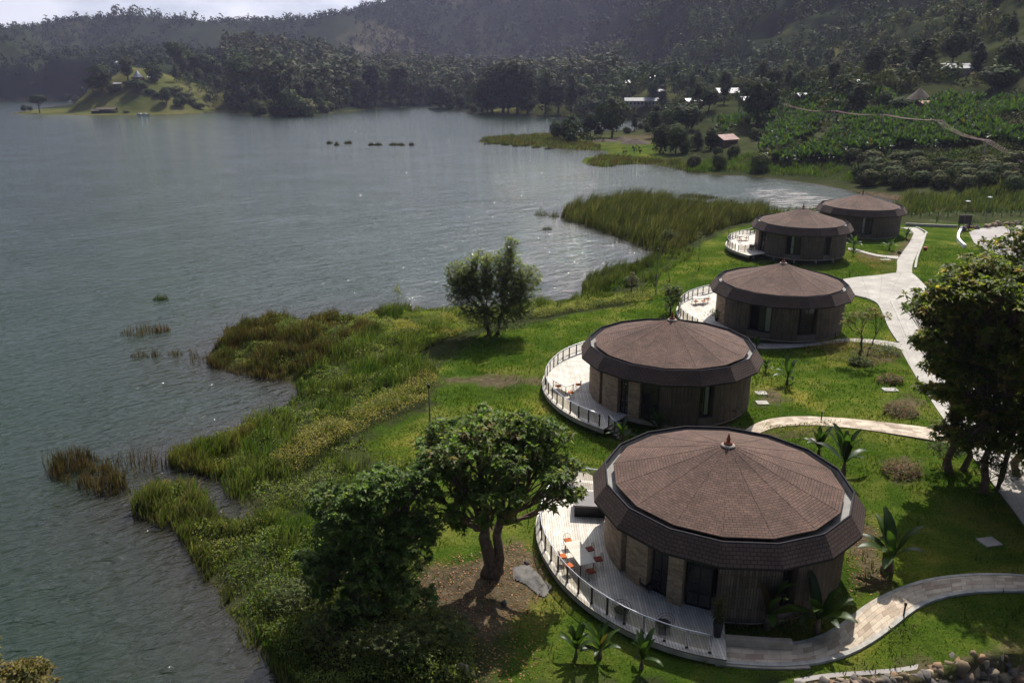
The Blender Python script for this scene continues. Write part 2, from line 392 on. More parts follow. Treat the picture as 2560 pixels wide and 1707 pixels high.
def brick(name, ca, cb, mortar, bw, bh, ms=.01, rough=.8, bump=.01, swap=False, scale=1, uv=True, offset=.5, weather=.35, spec=.25, blotch=.6, bias=0):
    m, nt, b = newmat(name); L = nt.links
    t = N(nt, 'ShaderNodeTexCoord'); src = t.outputs['UV' if uv else 'Object']
    if swap:
        mp_ = N(nt, 'ShaderNodeMapping'); mp_.inputs['Rotation'].default_value = (0, 0, PI / 2); L.new(src, mp_.inputs['Vector']); src_b = mp_.outputs['Vector']
    else: src_b = src
    k = N(nt, 'ShaderNodeTexBrick', offset=offset); k.inputs['Color1'].default_value = rgba(ca); k.inputs['Color2'].default_value = rgba(cb); k.inputs['Mortar'].default_value = rgba(mortar)
    k.inputs['Scale'].default_value = scale; k.inputs['Mortar Size'].default_value = ms; k.inputs['Brick Width'].default_value = bw; k.inputs['Row Height'].default_value = bh; k.inputs['Bias'].default_value = bias
    L.new(src_b, k.inputs['Vector'])
    n = N(nt, 'ShaderNodeTexNoise'); n.inputs['Scale'].default_value = blotch; n.inputs['Detail'].default_value = 7; n.inputs['Roughness'].default_value = .65
    oi = N(nt, 'ShaderNodeObjectInfo'); va = N(nt, 'ShaderNodeVectorMath', operation='MULTIPLY_ADD'); va.inputs[1].default_value = (90, 70, 50); L.new(oi.outputs['Random'], va.inputs[0]); L.new(t.outputs['Object'], va.inputs[2]); L.new(va.outputs[0], n.inputs['Vector'])
    mr = N(nt, 'ShaderNodeMapRange'); mr.inputs[1].default_value = .3; mr.inputs[2].default_value = .7; mr.inputs[3].default_value = 1 - weather; mr.inputs[4].default_value = 1 + weather * .6
    L.new(n.outputs['Fac'], mr.inputs[0]); vm = N(nt, 'ShaderNodeVectorMath', operation='SCALE'); L.new(k.outputs['Color'], vm.inputs[0]); L.new(mr.outputs[0], vm.inputs['Scale'])
    L.new(vm.outputs[0], b.inputs['Base Color']); b.inputs['Roughness'].default_value = rough; b.inputs['Specular IOR Level'].default_value = spec
    n3 = N(nt, 'ShaderNodeTexNoise'); n3.inputs['Scale'].default_value = 40; L.new(t.outputs['Object'], n3.inputs['Vector'])
    ad = N(nt, 'ShaderNodeMath', operation='MULTIPLY_ADD'); ad.inputs[1].default_value = -1; L.new(k.outputs['Fac'], ad.inputs[0]); 
    ms_ = N(nt, 'ShaderNodeMath', operation='MULTIPLY'); ms_.inputs[1].default_value = .25; L.new(n3.outputs['Fac'], ms_.inputs[0]); L.new(ms_.outputs[0], ad.inputs[2])
    bp = N(nt, 'ShaderNodeBump'); bp.inputs['Distance'].default_value = bump; L.new(ad.outputs[0], bp.inputs['Height']); L.new(bp.outputs['Normal'], b.inputs['Normal'])
    return m
def leafmat(name, tint=(1, 1, 1), transl=.45, rough=.55, spec=.25, tcol=(1.3, 1.5, .5)):
    m, nt, b = newmat(name); L = nt.links
    a = N(nt, 'ShaderNodeVertexColor', layer_name='Col'); mu = N(nt, 'ShaderNodeMix', data_type='RGBA', blend_type='MULTIPLY'); mu.inputs[0].default_value = 1; mu.inputs[7].default_value = rgba(tint)
    L.new(a.outputs['Color'], mu.inputs[6]); L.new(mu.outputs[2], b.inputs['Base Color']); b.inputs['Roughness'].default_value = rough; b.inputs['Specular IOR Level'].default_value = spec
    if transl:
        tr = N(nt, 'ShaderNodeBsdfTranslucent'); m2 = N(nt, 'ShaderNodeMix', data_type='RGBA', blend_type='MULTIPLY'); m2.inputs[0].default_value = 1; m2.inputs[7].default_value = rgba(tcol)
        L.new(mu.outputs[2], m2.inputs[6]); L.new(m2.outputs[2], tr.inputs['Color']); sh = N(nt, 'ShaderNodeMixShader'); sh.inputs[0].default_value = transl
        L.new(b.outputs[0], sh.inputs[1]); L.new(tr.outputs[0], sh.inputs[2]); L.new(sh.outputs[0], nt.nodes['Material Output'].inputs['Surface'])
    return m
def glass(name, tint, tr, rough=.03):
    m, nt, b = newmat(name); L = nt.links
    t = N(nt, 'ShaderNodeBsdfTransparent'); t.inputs[0].default_value = rgba(tint); g = N(nt, 'ShaderNodeBsdfGlossy'); g.inputs['Roughness'].default_value = rough
    d = N(nt, 'ShaderNodeBsdfDiffuse'); d.inputs[0].default_value = (.3, .28, .25, 1); s0 = N(nt, 'ShaderNodeMixShader'); s0.inputs[0].default_value = 1 - tr; L.new(t.outputs[0], s0.inputs[1]); L.new(d.outputs[0], s0.inputs[2])
    fr = N(nt, 'ShaderNodeFresnel'); fr.inputs[0].default_value = 1.45; s1 = N(nt, 'ShaderNodeMixShader'); L.new(fr.outputs[0], s1.inputs[0]); L.new(s0.outputs[0], s1.inputs[1]); L.new(g.outputs[0], s1.inputs[2])
    L.new(s1.outputs[0], nt.nodes['Material Output'].inputs['Surface']); return m
M = {}
M['shingle'] = brick('roof_shingle', (.155, .092, .07), (.11, .067, .051), (.03, .02, .017), .34, .17, ms=.012, bump=.012, rough=.85, weather=.38, blotch=.5)
M['shingle_side'] = brick('fascia_shingle', (.11, .075, .063), (.09, .061, .052), (.04, .028, .024), .34, .2, ms=.02, bump=.02, rough=.85, weather=.25)
M['batten'] = brick('vertical_cladding', (.15, .115, .085), (.085, .064, .047), (.04, .03, .024), 1.3, .15, ms=.012, bump=.02, swap=True, weather=.3, blotch=1.2)
M['stone'] = brick('sandstone_cladding', (.42, .31, .2), (.26, .18, .12), (.16, .12, .09), .42, .13, ms=.006, bump=.01, weather=.3, blotch=2.5)
M['deck'] = brick('deck_boards', (.74, .69, .61), (.58, .53, .46), (.16, .135, .11), 3.2, .15, ms=.008, bump=.006, swap=True, weather=.25, blotch=.9, rough=.75)
M['plaster'] = simple('beige_plaster', (.36, .31, .25), .85, .25, 1.5, .004)
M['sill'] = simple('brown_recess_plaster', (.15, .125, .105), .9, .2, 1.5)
M['gutter'] = simple('grey_flashing', (.045, .042, .047), .85, .15, 2, spec=.05)
M['white_liner'] = simple('pale_gutter_liner', (.24, .23, .22), .7, .25, 1.5)
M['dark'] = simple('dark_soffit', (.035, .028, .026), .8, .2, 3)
M['frame'] = simple('dark_window_frame', (.012, .012, .014), .4, .1, 3)
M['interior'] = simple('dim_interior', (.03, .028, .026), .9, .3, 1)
M['curtain'] = simple('pale_curtain', (.85, .85, .76), .9, .1, 3, .01)
M['pane'] = glass('window_glass', (.75, .8, .78), .94)
M['glass'] = glass('railing_glass', (.72, .7, .64), .8, .05)
M['post'] = simple('brown_railing_post', (.05, .035, .028), .5, .2, 5)
M['rail'] = simple('steel_handrail', (.55, .55, .58), .28, .1, 5, metal=.9, spec=.5)
M['clay'] = simple('red_clay', (.24, .07, .035), .7, .3, 6, .01)
M['lime'] = simple('pale_mortar', (.4, .33, .28), .9, .2, 6)
M['black_metal'] = simple('black_metal', (.015, .015, .016), .4, .2, 6)
M['bronze_wire'] = simple('gold_wire', (.35, .25, .1), .35, .1, 6, metal=.7)
M['orange'] = simple('orange_cushion', (.5, .13, .03), .85, .15, 8, .004)
M['maroon'] = simple('maroon_cushion', (.22, .03, .02), .8, .2, 8, .004)
M['tabletop'] = brick('slatted_table_top', (.7, .66, .58), (.6, .56, .48), (.3, .27, .22), 4, .12, ms=.004, bump=.003, swap=True, weather=.1)
M['wicker'] = simple('dark_wicker', (.03, .026, .024), .7, .3, 20, .01)
M['tubcover'] = simple('grey_vinyl_cover', (.17, .155, .155), .55, .12, 1.5, .004)
M['concrete'] = brick('pale_concrete', (.44, .41, .365), (.4, .37, .33), (.22, .2, .175), 3.6, 2.6, ms=.03, bump=.006, weather=.28, blotch=.45, rough=.85, offset=0)
M['concrete_dark'] = simple('dusty_asphalt', (.38, .35, .33), .9, .2, .3, .004, bscale=9)
M['kerb'] = simple('concrete_kerb', (.42, .4, .36), .85, .25, 2, .004)
M['white'] = simple('white_paint', (.8, .8, .8), .6, .08, 3)
M['bark'] = simple('bark', (.11, .085, .06), .9, .45, 5, .03)
M['bark_pale'] = simple('pale_bark', (.15, .1, .068), .9, .45, 5, .03)
M['tin'] = simple('bright_tin_roof', (.42, .42, .44), .5, .3, .6, metal=.1)
M['rust'] = simple('rusty_tin_roof', (.3, .14, .11), .6, .3, .6)
M['greytin'] = simple('grey_sheet_roof', (.16, .17, .18), .6, .25, .5)
M['mud'] = simple('mud_wall', (.17, .11, .085), .9, .25, .8)
M['thatch'] = simple('thatch', (.12, .1, .075), .95, .35, 2, .05)
M['boat'] = simple('white_hull', (.75, .75, .75), .4, .1, 2)
M['leaf'] = leafmat('broad_leaf', (2.15, 1.8, 1.5), .5)
M['leaf_pale'] = leafmat('pale_willow_leaf', (2.1, 2.05, 1.7), .6, tcol=(1.2, 1.3, .6))
M['leaf_far'] = leafmat('far_leaf', transl=.12, rough=.8, spec=.1)
M['banana'] = leafmat('banana_leaf', tint=(.66, .62, .62), transl=.42, rough=.42, spec=.35, tcol=(1.5, 1.7, .5))
M['reed'] = leafmat('reed_blade', (1.15, 1.15, 1), transl=.45, rough=.9, spec=.04, tcol=(1.25, 1.35, .6))
M['soil'] = simple('dark_soil', (.07, .05, .035), .95, .4, 3, .05)
M['pot'] = simple('dark_planter', (.03, .027, .03), .6, .2, 3)
M['wire'] = simple('reddish_cable', (.2, .085, .08), .6, .1, 3)
M['pole'] = simple('grey_wood_pole', (.3, .28, .26), .8, .2, 3)
M['tarp'] = simple('crumpled_plastic_sheet', (.085, .075, .065), .6, .7, 1.5, .04, bscale=3)
M['red'] = simple('red_paint', (.4, .04, .03), .6, .2, 3)

def stonemat():
    m, nt, b = newmat('path_paving'); L = nt.links; t = N(nt, 'ShaderNodeTexCoord')
    k = N(nt, 'ShaderNodeTexBrick'); k.offset = .37; k.squash = 1.4; k.squash_frequency = 2
    k.inputs['Color1'].default_value = (.56, .47, .36, 1); k.inputs['Color2'].default_value = (.24, .16, .11, 1); k.inputs['Mortar'].default_value = (.26, .21, .16, 1)
    k.inputs['Scale'].default_value = 1; k.inputs['Mortar Size'].default_value = .008; k.inputs['Brick Width'].default_value = .62; k.inputs['Row Height'].default_value = .36; k.inputs['Bias'].default_value = -.25
    n = N(nt, 'ShaderNodeTexNoise'); n.inputs['Scale'].default_value = 1.3; n.inputs['Detail'].default_value = 8; L.new(t.outputs['UV'], k.inputs['Vector']); oi = N(nt, 'ShaderNodeObjectInfo'); va = N(nt, 'ShaderNodeVectorMath', operation='MULTIPLY_ADD'); va.inputs[1].default_value = (90, 70, 50); L.new(oi.outputs['Random'], va.inputs[0]); L.new(t.outputs['Object'], va.inputs[2]); L.new(va.outputs[0], n.inputs['Vector'])
    mr = N(nt, 'ShaderNodeMapRange'); mr.inputs[1].default_value = .3; mr.inputs[2].default_value = .7; mr.inputs[3].default_value = .75; mr.inputs[4].default_value = 1.2
    vm = N(nt, 'ShaderNodeVectorMath', operation='SCALE'); L.new(n.outputs['Fac'], mr.inputs[0]); L.new(mr.outputs[0], vm.inputs['Scale']); L.new(k.outputs['Color'], vm.inputs[0]); L.new(vm.outputs[0], b.inputs['Base Color'])
    b.inputs['Roughness'].default_value = .85; bp = N(nt, 'ShaderNodeBump'); bp.inputs['Distance'].default_value = .01; bp.invert = True; L.new(k.outputs['Fac'], bp.inputs['Height']); L.new(bp.outputs['Normal'], b.inputs['Normal'])
    return m
M['paving'] = stonemat()
# ------------------------------------------------------------------ ground sheet
lawnA = W2([(1060, 800), (1110, 765), (1250, 735), (1330, 712), (1450, 700), (1490, 640), (1520, 600), (1600, 560), (1680, 525), (1760, 510), (1900, 510), (2100, 515), (2352, 515), (2600, 520),
            (3000, 700), (3200, 1568), (1150, 1568), (1150, 1450), (1120, 1320), (960, 1280), (985, 1150), (940, 1090), (850, 1040), (830, 1010), (860, 975), (985, 945), (1010, 890), (1000, 850)], .6)
LAWNS = [lawnA]
DIRT = [W2(p, .5) for p in (
 [(962, 1305), (1060, 1292), (1130, 1262), (1200, 1235), (1238, 1260), (1262, 1340), (1215, 1400), (1170, 1440), (1120, 1470), (1010, 1400), (965, 1350)],
 [(1945, 1235), (1975, 1195), (2020, 1210), (2040, 1290), (2060, 1350), (1960, 1370), (1945, 1320)],
 [(1020, 868), (1120, 864), (1250, 872), (1252, 888), (1120, 892), (1030, 884)],
 [(2030, 930), (2080, 915), (2120, 930), (2115, 965), (2060, 970), (2025, 950)],
 [(2035, 1070), (2075, 1055), (2125, 1075), (2115, 1110), (2060, 1115)],
 [(1960, 800), (2010, 790), (2065, 800), (2068, 835), (1990, 845)],
 [(1745, 905), (1790, 895), (1800, 935), (1750, 940)],
 [(1640, 975), (1790, 1000), (1860, 985), (1930, 985), (1900, 1005), (1760, 1010)],
 [(1850, 1568), (1960, 1545), (2150, 1520), (2352, 1475), (2352, 1700), (1850, 1700)],
 [(1960, 575), (2040, 590), (2085, 550), (2095, 530), (2105, 535), (2070, 600), (1990, 600)])]
TRACKS = [W2([(1990, 436), (2060, 446), (2150, 462), (2240, 478), (2250, 490), (2140, 490), (2080, 470)], 0)]
SAND = [W2(p, 1) for p in ([(1440, 312), (1500, 306), (1540, 318), (1530, 328), (1460, 326)], [(1690, 408), (1850, 425), (1960, 440), (1950, 446), (1850, 432), (1690, 412)])]
def zone(x, y, sd, z):
    x = x.ravel(); y = y.ravel(); n = len(x); out = np.zeros((n, 3), np.float32)
    nearm = y < 260; xi, yi = x[nearm], y[nearm]; j = (fbm(xi * .9, yi * .9, 4, 3) - .5) * 3.2
    lw = np.zeros(len(xi)); dr = np.zeros(len(xi))
    for p in LAWNS: lw = np.maximum(lw, sstep(-.6, .9, sdf(xi, yi, p) + j))
    for p in DIRT: dr = np.maximum(dr, sstep(-.5, .9, sdf(xi, yi, p) + j * .9) * .9)
    for p in TRACKS: dr = np.maximum(dr, sstep(-1, 1, sdf(xi, yi, p) + j))
    o = np.zeros((len(xi), 3)); o[:, 0] = lw; o[:, 1] = dr; out[nearm] = o
    fm = (~nearm) | (y > 200); xf, yf = x[fm], y[fm]
    nf = fbm(xf * .02, yf * .02, 4, 41)
    u = xf / yf; pen = sstep(-.62, -.6, u) * sstep(-.335, -.35, u + (nf - .5) * .02) * sstep(815, 785, yf + (nf - .5) * 70) * sstep(610, 625, yf)
    spit = sstep(.0, .02, u) * sstep(.2, .17, u) * sstep(420, 330, yf) * sstep(190, 240, yf)
    meadow = sstep(.56, .62, nf) * sstep(420, 500, yf) * sstep(900, 700, yf)
    out[fm, 0] = np.maximum(out[fm, 0], np.maximum(np.maximum(pen, spit * .9), meadow * .8))
    sa = np.zeros(len(xf))
    for p in SAND: sa = np.maximum(sa, sstep(-3, 3, sdf(xf, yf, p) + (nf - .5) * 12))
    gul = sstep(.6, .7, vnoise(xf * .018 + (fbm(xf * .01, yf * .01, 2, 8) - .5) * 3, yf * .004, 51)) * sstep(.45, .6, fbm(xf * .004, yf * .004, 3, 77))
    cl = gul * sstep(1300, 1420, yf) * sstep(0.0, -.1, u)
    out[fm, 1] = np.maximum(out[fm, 1], sa * .6); out[fm, 2] = cl
    out[:, 1] = np.maximum(out[:, 1], sstep(.3, -.6, z.ravel() - WZ))
    return out
def build_ground():
    nu, ny = 640, 720
    us = np.sinh(np.linspace(-1.6, 1.6, nu)) / np.sinh(1.6) * 1.35; ys = np.geomspace(13, 4200, ny)
    U, Y = np.meshgrid(us, ys); X = U * (Y + 12)
    sd_ = sdf(X, Y, shore); Z = ground_z(X, Y, sd_)
    zn = zone(X, Y, sd_, Z)
    idx = np.arange(nu * ny).reshape(ny, nu); F = np.stack([idx[:-1, :-1], idx[:-1, 1:], idx[1:, 1:], idx[1:, :-1]], -1).reshape(-1, 4)
    me = mesh_np('ground', np.stack([X.ravel(), Y.ravel(), Z.ravel()], 1), [F], zn, smooth=True)
    m, nt, b = newmat('ground_cover'); L = nt.links
    a = N(nt, 'ShaderNodeVertexColor', layer_name='Col'); sp = N(nt, 'ShaderNodeSeparateColor'); L.new(a.outputs[0], sp.inputs[0]); t = N(nt, 'ShaderNodeTexCoord')
    def noise(sc, det=6, rg=.6, dist=0):
        n = N(nt, 'ShaderNodeTexNoise'); n.inputs['Scale'].default_value = sc; n.inputs['Detail'].default_value = det; n.inputs['Roughness'].default_value = rg; n.inputs['Distortion'].default_value = dist; L.new(t.outputs['Object'], n.inputs['Vector']); return n.outputs['Fac']
    def ramp(f, stops):
        r = N(nt, 'ShaderNodeValToRGB'); e = r.color_ramp.elements
        e[0].position, e[0].color = stops[0][0], rgba(stops[0][1]); e[1].position, e[1].color = stops[-1][0], rgba(stops[-1][1])
        for p, c in stops[1:-1]:
            q = e.new(p); q.color = rgba(c)
        L.new(f, r.inputs[0]); return r.outputs[0]
    def mix(f, A, B, bt='MIX'):
        n = N(nt, 'ShaderNodeMix', data_type='RGBA', blend_type=bt)
        (L.new(f, n.inputs[0]) if not isinstance(f, float) else setattr(n.inputs[0], 'default_value', f)); L.new(A, n.inputs[6]); L.new(B, n.inputs[7]); return n.outputs[2]
    base = ramp(noise(.05, 8, .7), [(.3, (.022, .028, .012)), (.5, (.04, .048, .02)), (.7, (.075, .08, .035))])
    lawn = ramp(noise(.22, 7, .6, .3), [(.32, (.03, .062, .009)), (.5, (.062, .1, .014)), (.66, (.15, .155, .035))])
    fine = ramp(noise(9, 4, .7), [(.3, (.45, .45, .45)), (.7, (1.5, 1.5, 1.4))])
    wear = ramp(noise(.075, 5, .55, .5), [(.4, (.8, .85, .8)), (.52, (1, 1, 1)), (.66, (1.55, 1.25, 1.2))]); lawn = mix(1.0, mix(1.0, lawn, fine, 'MULTIPLY'), wear, 'MULTIPLY')
    dirt = ramp(noise(1.6, 8, .7), [(.35, (.06, .046, .03)), (.55, (.12, .09, .06)), (.7, (.2, .16, .115))])
    cliff = ramp(noise(.03, 8, .7), [(.35, (.045, .048, .03)), (.65, (.12, .105, .07))])
    farb = ramp(noise(.02, 8, .75), [(.35, (.018, .026, .013)), (.6, (.027, .036, .018)), (.75, (.04, .046, .025))]); hill = ramp(noise(.03, 7, .7), [(.35, (.05, .065, .018)), (.5, (.085, .09, .028)), (.65, (.12, .115, .045))]); sy = N(nt, 'ShaderNodeSeparateXYZ'); L.new(t.outputs['Object'], sy.inputs[0]); fr_ = N(nt, 'ShaderNodeMapRange'); fr_.inputs[1].default_value = 300; fr_.inputs[2].default_value = 420; L.new(sy.outputs['Y'], fr_.inputs[0]); lawn = mix(fr_.outputs[0], lawn, hill); fr2 = N(nt, 'ShaderNodeMapRange'); fr2.inputs[1].default_value = 500; fr2.inputs[2].default_value = 800; L.new(sy.outputs['Y'], fr2.inputs[0]); base = mix(fr2.outputs[0], base, farb); c = mix(sp.outputs[0], base, lawn); c = mix(sp.outputs[2], c, cliff); c = mix(sp.outputs[1], c, dirt)
    L.new(c, b.inputs['Base Color']); b.inputs['Roughness'].default_value = .95; b.inputs['Specular IOR Level'].default_value = 0
    bp = N(nt, 'ShaderNodeBump'); bp.inputs['Distance'].default_value = .12; L.new(noise(4, 8, .75), bp.inputs['Height']); L.new(bp.outputs[0], b.inputs['Normal'])
    o = link('ground', me, None, m); tag(o, kind='structure')
build_ground()
# ------------------------------------------------------------------ lake
def build_water():
    nu, ny = 260, 300
    us = np.linspace(-1.4, 1.4, nu); ys = np.geomspace(14, 5200, ny)
    U, Y = np.meshgrid(us, ys); X = U * (Y + 12); s = sdf(X, Y, shore)
    col = np.stack([np.clip(np.exp(s / 7.0), 0, 1), sstep(-3, 3, sdf(X, Y, W2([(1715, 437), (1800, 430), (1900, 452), (1990, 470), (1990, 500), (1800, 492), (1750, 462)]))), np.clip(Y / 600, 0, 1).ravel()], 1)
    idx = np.arange(nu * ny).reshape(ny, nu); F = np.stack([idx[:-1, :-1], idx[:-1, 1:], idx[1:, 1:], idx[1:, :-1]], -1).reshape(-1, 4)
    me = mesh_np('lake_water', np.stack([X.ravel(), Y.ravel(), np.full(X.size, WZ)], 1), [F], col, smooth=True)
    m, nt, b = newmat('lake_water'); L = nt.links; t = N(nt, 'ShaderNodeTexCoord'); a = N(nt, 'ShaderNodeVertexColor', layer_name='Col'); sp = N(nt, 'ShaderNodeSeparateColor'); L.new(a.outputs[0], sp.inputs[0])
    def noise(sc, det, rg, scl=(1, 1, 1), rot=0, dist=0):
        mp0 = N(nt, 'ShaderNodeMapping'); mp0.inputs['Rotation'].default_value = (0, 0, rot); L.new(t.outputs['Object'], mp0.inputs[0]); mpn = N(nt, 'ShaderNodeMapping'); mpn.inputs['Scale'].default_value = scl; L.new(mp0.outputs[0], mpn.inputs[0])
        n = N(nt, 'ShaderNodeTexNoise'); n.inputs['Scale'].default_value = sc; n.inputs['Detail'].default_value = det; n.inputs['Roughness'].default_value = rg; n.inputs['Distortion'].default_value = dist; L.new(mpn.outputs[0], n.inputs['Vector']); return n.outputs['Fac']
    def math_(op, A, B):
        n = N(nt, 'ShaderNodeMath', operation=op)
        for i, q in enumerate((A, B)):
            (L.new(q, n.inputs[i]) if not isinstance(q, (int, float)) else setattr(n.inputs[i], 'default_value', q))
        return n.outputs[0]
    w1 = noise(1.0, 2, .5, (.65, 1.6, 1), R(-36), .8)        # wind waves, crests rising to the right
    w2 = noise(1.0, 2, .5, (1.6, 5.0, 1), R(-28), .4); w0 = noise(1.0, 2, .5, (.1, .45, 1), R(-40), .4)
    w3 = noise(.05, 3, .6)                       # calmer and rougher patches
    amp = math_('ADD', math_('MULTIPLY', w3, .9), .25)
    h = math_('MULTIPLY', math_('ADD', math_('ADD', math_('MULTIPLY', w1, .3), math_('MULTIPLY', w0, .4)), math_('ADD', math_('MULTIPLY', w2, .085), math_('MULTIPLY', noise(11, 2, .5), .026))), amp)
    bp = N(nt, 'ShaderNodeBump'); bp.inputs['Distance'].default_value = 1.0; bp.inputs['Strength'].default_value = 1; L.new(h, bp.inputs['Height']); L.new(bp.outputs[0], b.inputs['Normal'])
    rp = N(nt, 'ShaderNodeMix', data_type='RGBA'); rp.inputs[6].default_value = (.012, .03, .016, 1); rp.inputs[7].default_value = (.022, .019, .013, 1); L.new(math_('MULTIPLY', sp.outputs[0], 1.0), rp.inputs[0])
    wd = N(nt, 'ShaderNodeMix', data_type='RGBA'); wd.inputs[7].default_value = (.028, .026, .011, 1); L.new(rp.outputs[2], wd.inputs[6])
    rr = N(nt, 'ShaderNodeMapRange'); rr.inputs[1].default_value = .5; rr.inputs[2].default_value = .68; L.new(noise(.16, 6, .6, dist=.6), rr.inputs[0]); L.new(math_('MULTIPLY', rr.outputs[0], math_('SUBTRACT', 1.0, math_('MINIMUM', math_('MULTIPLY', sp.outputs[2], 12), 1.0))), wd.inputs[0])
    L.new(wd.outputs[2], b.inputs['Base Color']); b.inputs['IOR'].default_value = 1.4; mf = N(nt, 'ShaderNodeMix', data_type='RGBA'); mf.inputs[7].default_value = (.13, .105, .09, 1); L.new(wd.outputs[2], mf.inputs[6]); mk = math_('MULTIPLY', sp.outputs[1], math_('MINIMUM', math_('MULTIPLY', math_('MAXIMUM', math_('SUBTRACT', noise(.35, 5, .7, (.5, 1.6, 1)), .42), 0.0), 6.0), 1.0)); L.new(mk, mf.inputs[0]); L.new(mf.outputs[2], b.inputs['Base Color'])
    L.new(math_('ADD', math_('MULTIPLY', mk, .3), .06), b.inputs['Roughness']); b.inputs['Specular IOR Level'].default_value = .5
    o = link('lake_water', me, None, m); tag(o, kind='structure')
build_water()
# ------------------------------------------------------------------ cottages
DECK_A = [95, 103, 112, 124, 135, 148, 160, 175, 190, 205, 220, 235, 262]
DECK_R = [14.2, 13.9, 12.9, 12.35, 12.0, 11.45, 11.1, 10.7, 10.25, 10.0, 9.85, 9.8, 9.75]
def drail(a, k=0): return float(np.interp(a, DECK_A, DECK_R)) - (k * .45)
def pol(r, a, z): return (r * math.cos(R(a)), r * math.sin(R(a)), z)
def arc(mb, r0, r1, a0, a1, z0, z1, step=3.0, ends=True):
    """curved block between two radii"""
    n = max(1, int(round(abs(a1 - a0) / step))); A = [a0 + (a1 - a0) * i / n for i in range(n + 1)]
    for i in range(n):
        a, b = A[i], A[i + 1]; u0, u1 = R(a) * r1, R(b) * r1
        mb.face([pol(r1, a, z0), pol(r1, b, z0), pol(r1, b, z1), pol(r1, a, z1)], [(u0, z0), (u1, z0), (u1, z1), (u0, z1)])
        mb.face([pol(r0, b, z0), pol(r0, a, z0), pol(r0, a, z1), pol(r0, b, z1)], [(u1, z0), (u0, z0), (u0, z1), (u1, z1)])
        mb.face([pol(r0, a, z1), pol(r1, a, z1), pol(r1, b, z1), pol(r0, b, z1)], [(u0, 0), (u0, .3), (u1, .3), (u1, 0)])
        mb.face([pol(r0, b, z0), pol(r1, b, z0), pol(r1, a, z0), pol(r0, a, z0)], [(u0, 0), (u0, .3), (u1, .3), (u1, 0)])
    if ends:
        for a, fl in ((a0, 1), (a1, 0)):
            p = [pol(r0, a, z0), pol(r1, a, z0), pol(r1, a, z1), pol(r0, a, z1)]; q = [(r0, z0), (r1, z0), (r1, z1), (r0, z1)]
            mb.face(p[::-1] if not fl else p, q[::-1] if not fl else q)
    return mb
def ringpts(r, z, ph): return [(r * math.cos(ph + k * PI / 8), r * math.sin(ph + k * PI / 8), z) for k in range(16)]
def band(mb, A, B, flip=False):
    """strip of faces between two 16-gon rings with uv in metres"""
    u = 0
    for k in range(16):
        a, b, c, d = A[k], A[(k + 1) % 16], B[(k + 1) % 16], B[k]
        wa = math.dist(a, b); wb = math.dist(d, c); h = math.dist([(a[i] + b[i]) / 2 for i in range(3)], [(c[i] + d[i]) / 2 for i in range(3)])
        mid = u + max(wa, wb) / 2; uv = [(mid - wa / 2, 0), (mid + wa / 2, 0), (mid + wb / 2, h), (mid - wb / 2, h)]
        p = [a, b, c, d]
        mb.face(p[::-1] if flip else p, uv[::-1] if flip else uv); u += math.ceil(max(wa, wb)) + 3.37
def window(parent, a0, a1, zlo, zhi, curt, frosted=False):
    rr = 6.42; w = MB()
    p0, p1 = pol(rr, a0, 0), pol(rr, a1, 0); L = math.dist(p0, p1); d = ((p1[0] - p0[0]) / L, (p1[1] - p0[1]) / L); nrm = (d[1], -d[0])
    def pt(u, z, o=0): return (p0[0] + d[0] * u + nrm[0] * o, p0[1] + d[1] * u + nrm[1] * o, z)
    rz = math.atan2(d[1], d[0]); mb = MB()
    for u in (.04, L / 2, L - .04): mb.box(pt(u, (zlo + zhi) / 2), (.08, .09, zhi - zlo), rz)
    for z in (zlo + .04, zhi - .04): mb.box(pt(L / 2, z), (L, .085, .08), rz)
    mb.box(pt(L / 4, zlo + (zhi - zlo) * .4), (L / 2, .07, .05), rz)
    f = mb.build('window', M['frame'], parent)
    g = MB(); g.face([pt(.05, zlo + .05, .01), pt(L - .05, zlo + .05, .01), pt(L - .05, zhi - .05, .01), pt(.05, zhi - .05, .01)]); g.build('pane', M['pane'], f)
    if curt:
        c = MB(); u0, u1 = (L * .52, L * .97) if curt == 1 else (L * .03, L * .3)
        n = 14
        for i in range(n):
            ua, ub = u0 + (u1 - u0) * i / n, u0 + (u1 - u0) * (i + 1) / n
            oa, ob = (-.14 if i % 2 else -.2), (-.2 if i % 2 else -.14)
            c.face([pt(ua, zlo + .05, oa), pt(ub, zlo + .05, ob), pt(ub, zhi - .05, ob), pt(ua, zhi - .05, oa)])
        c.build('curtain', M['curtain'], f)
    return f
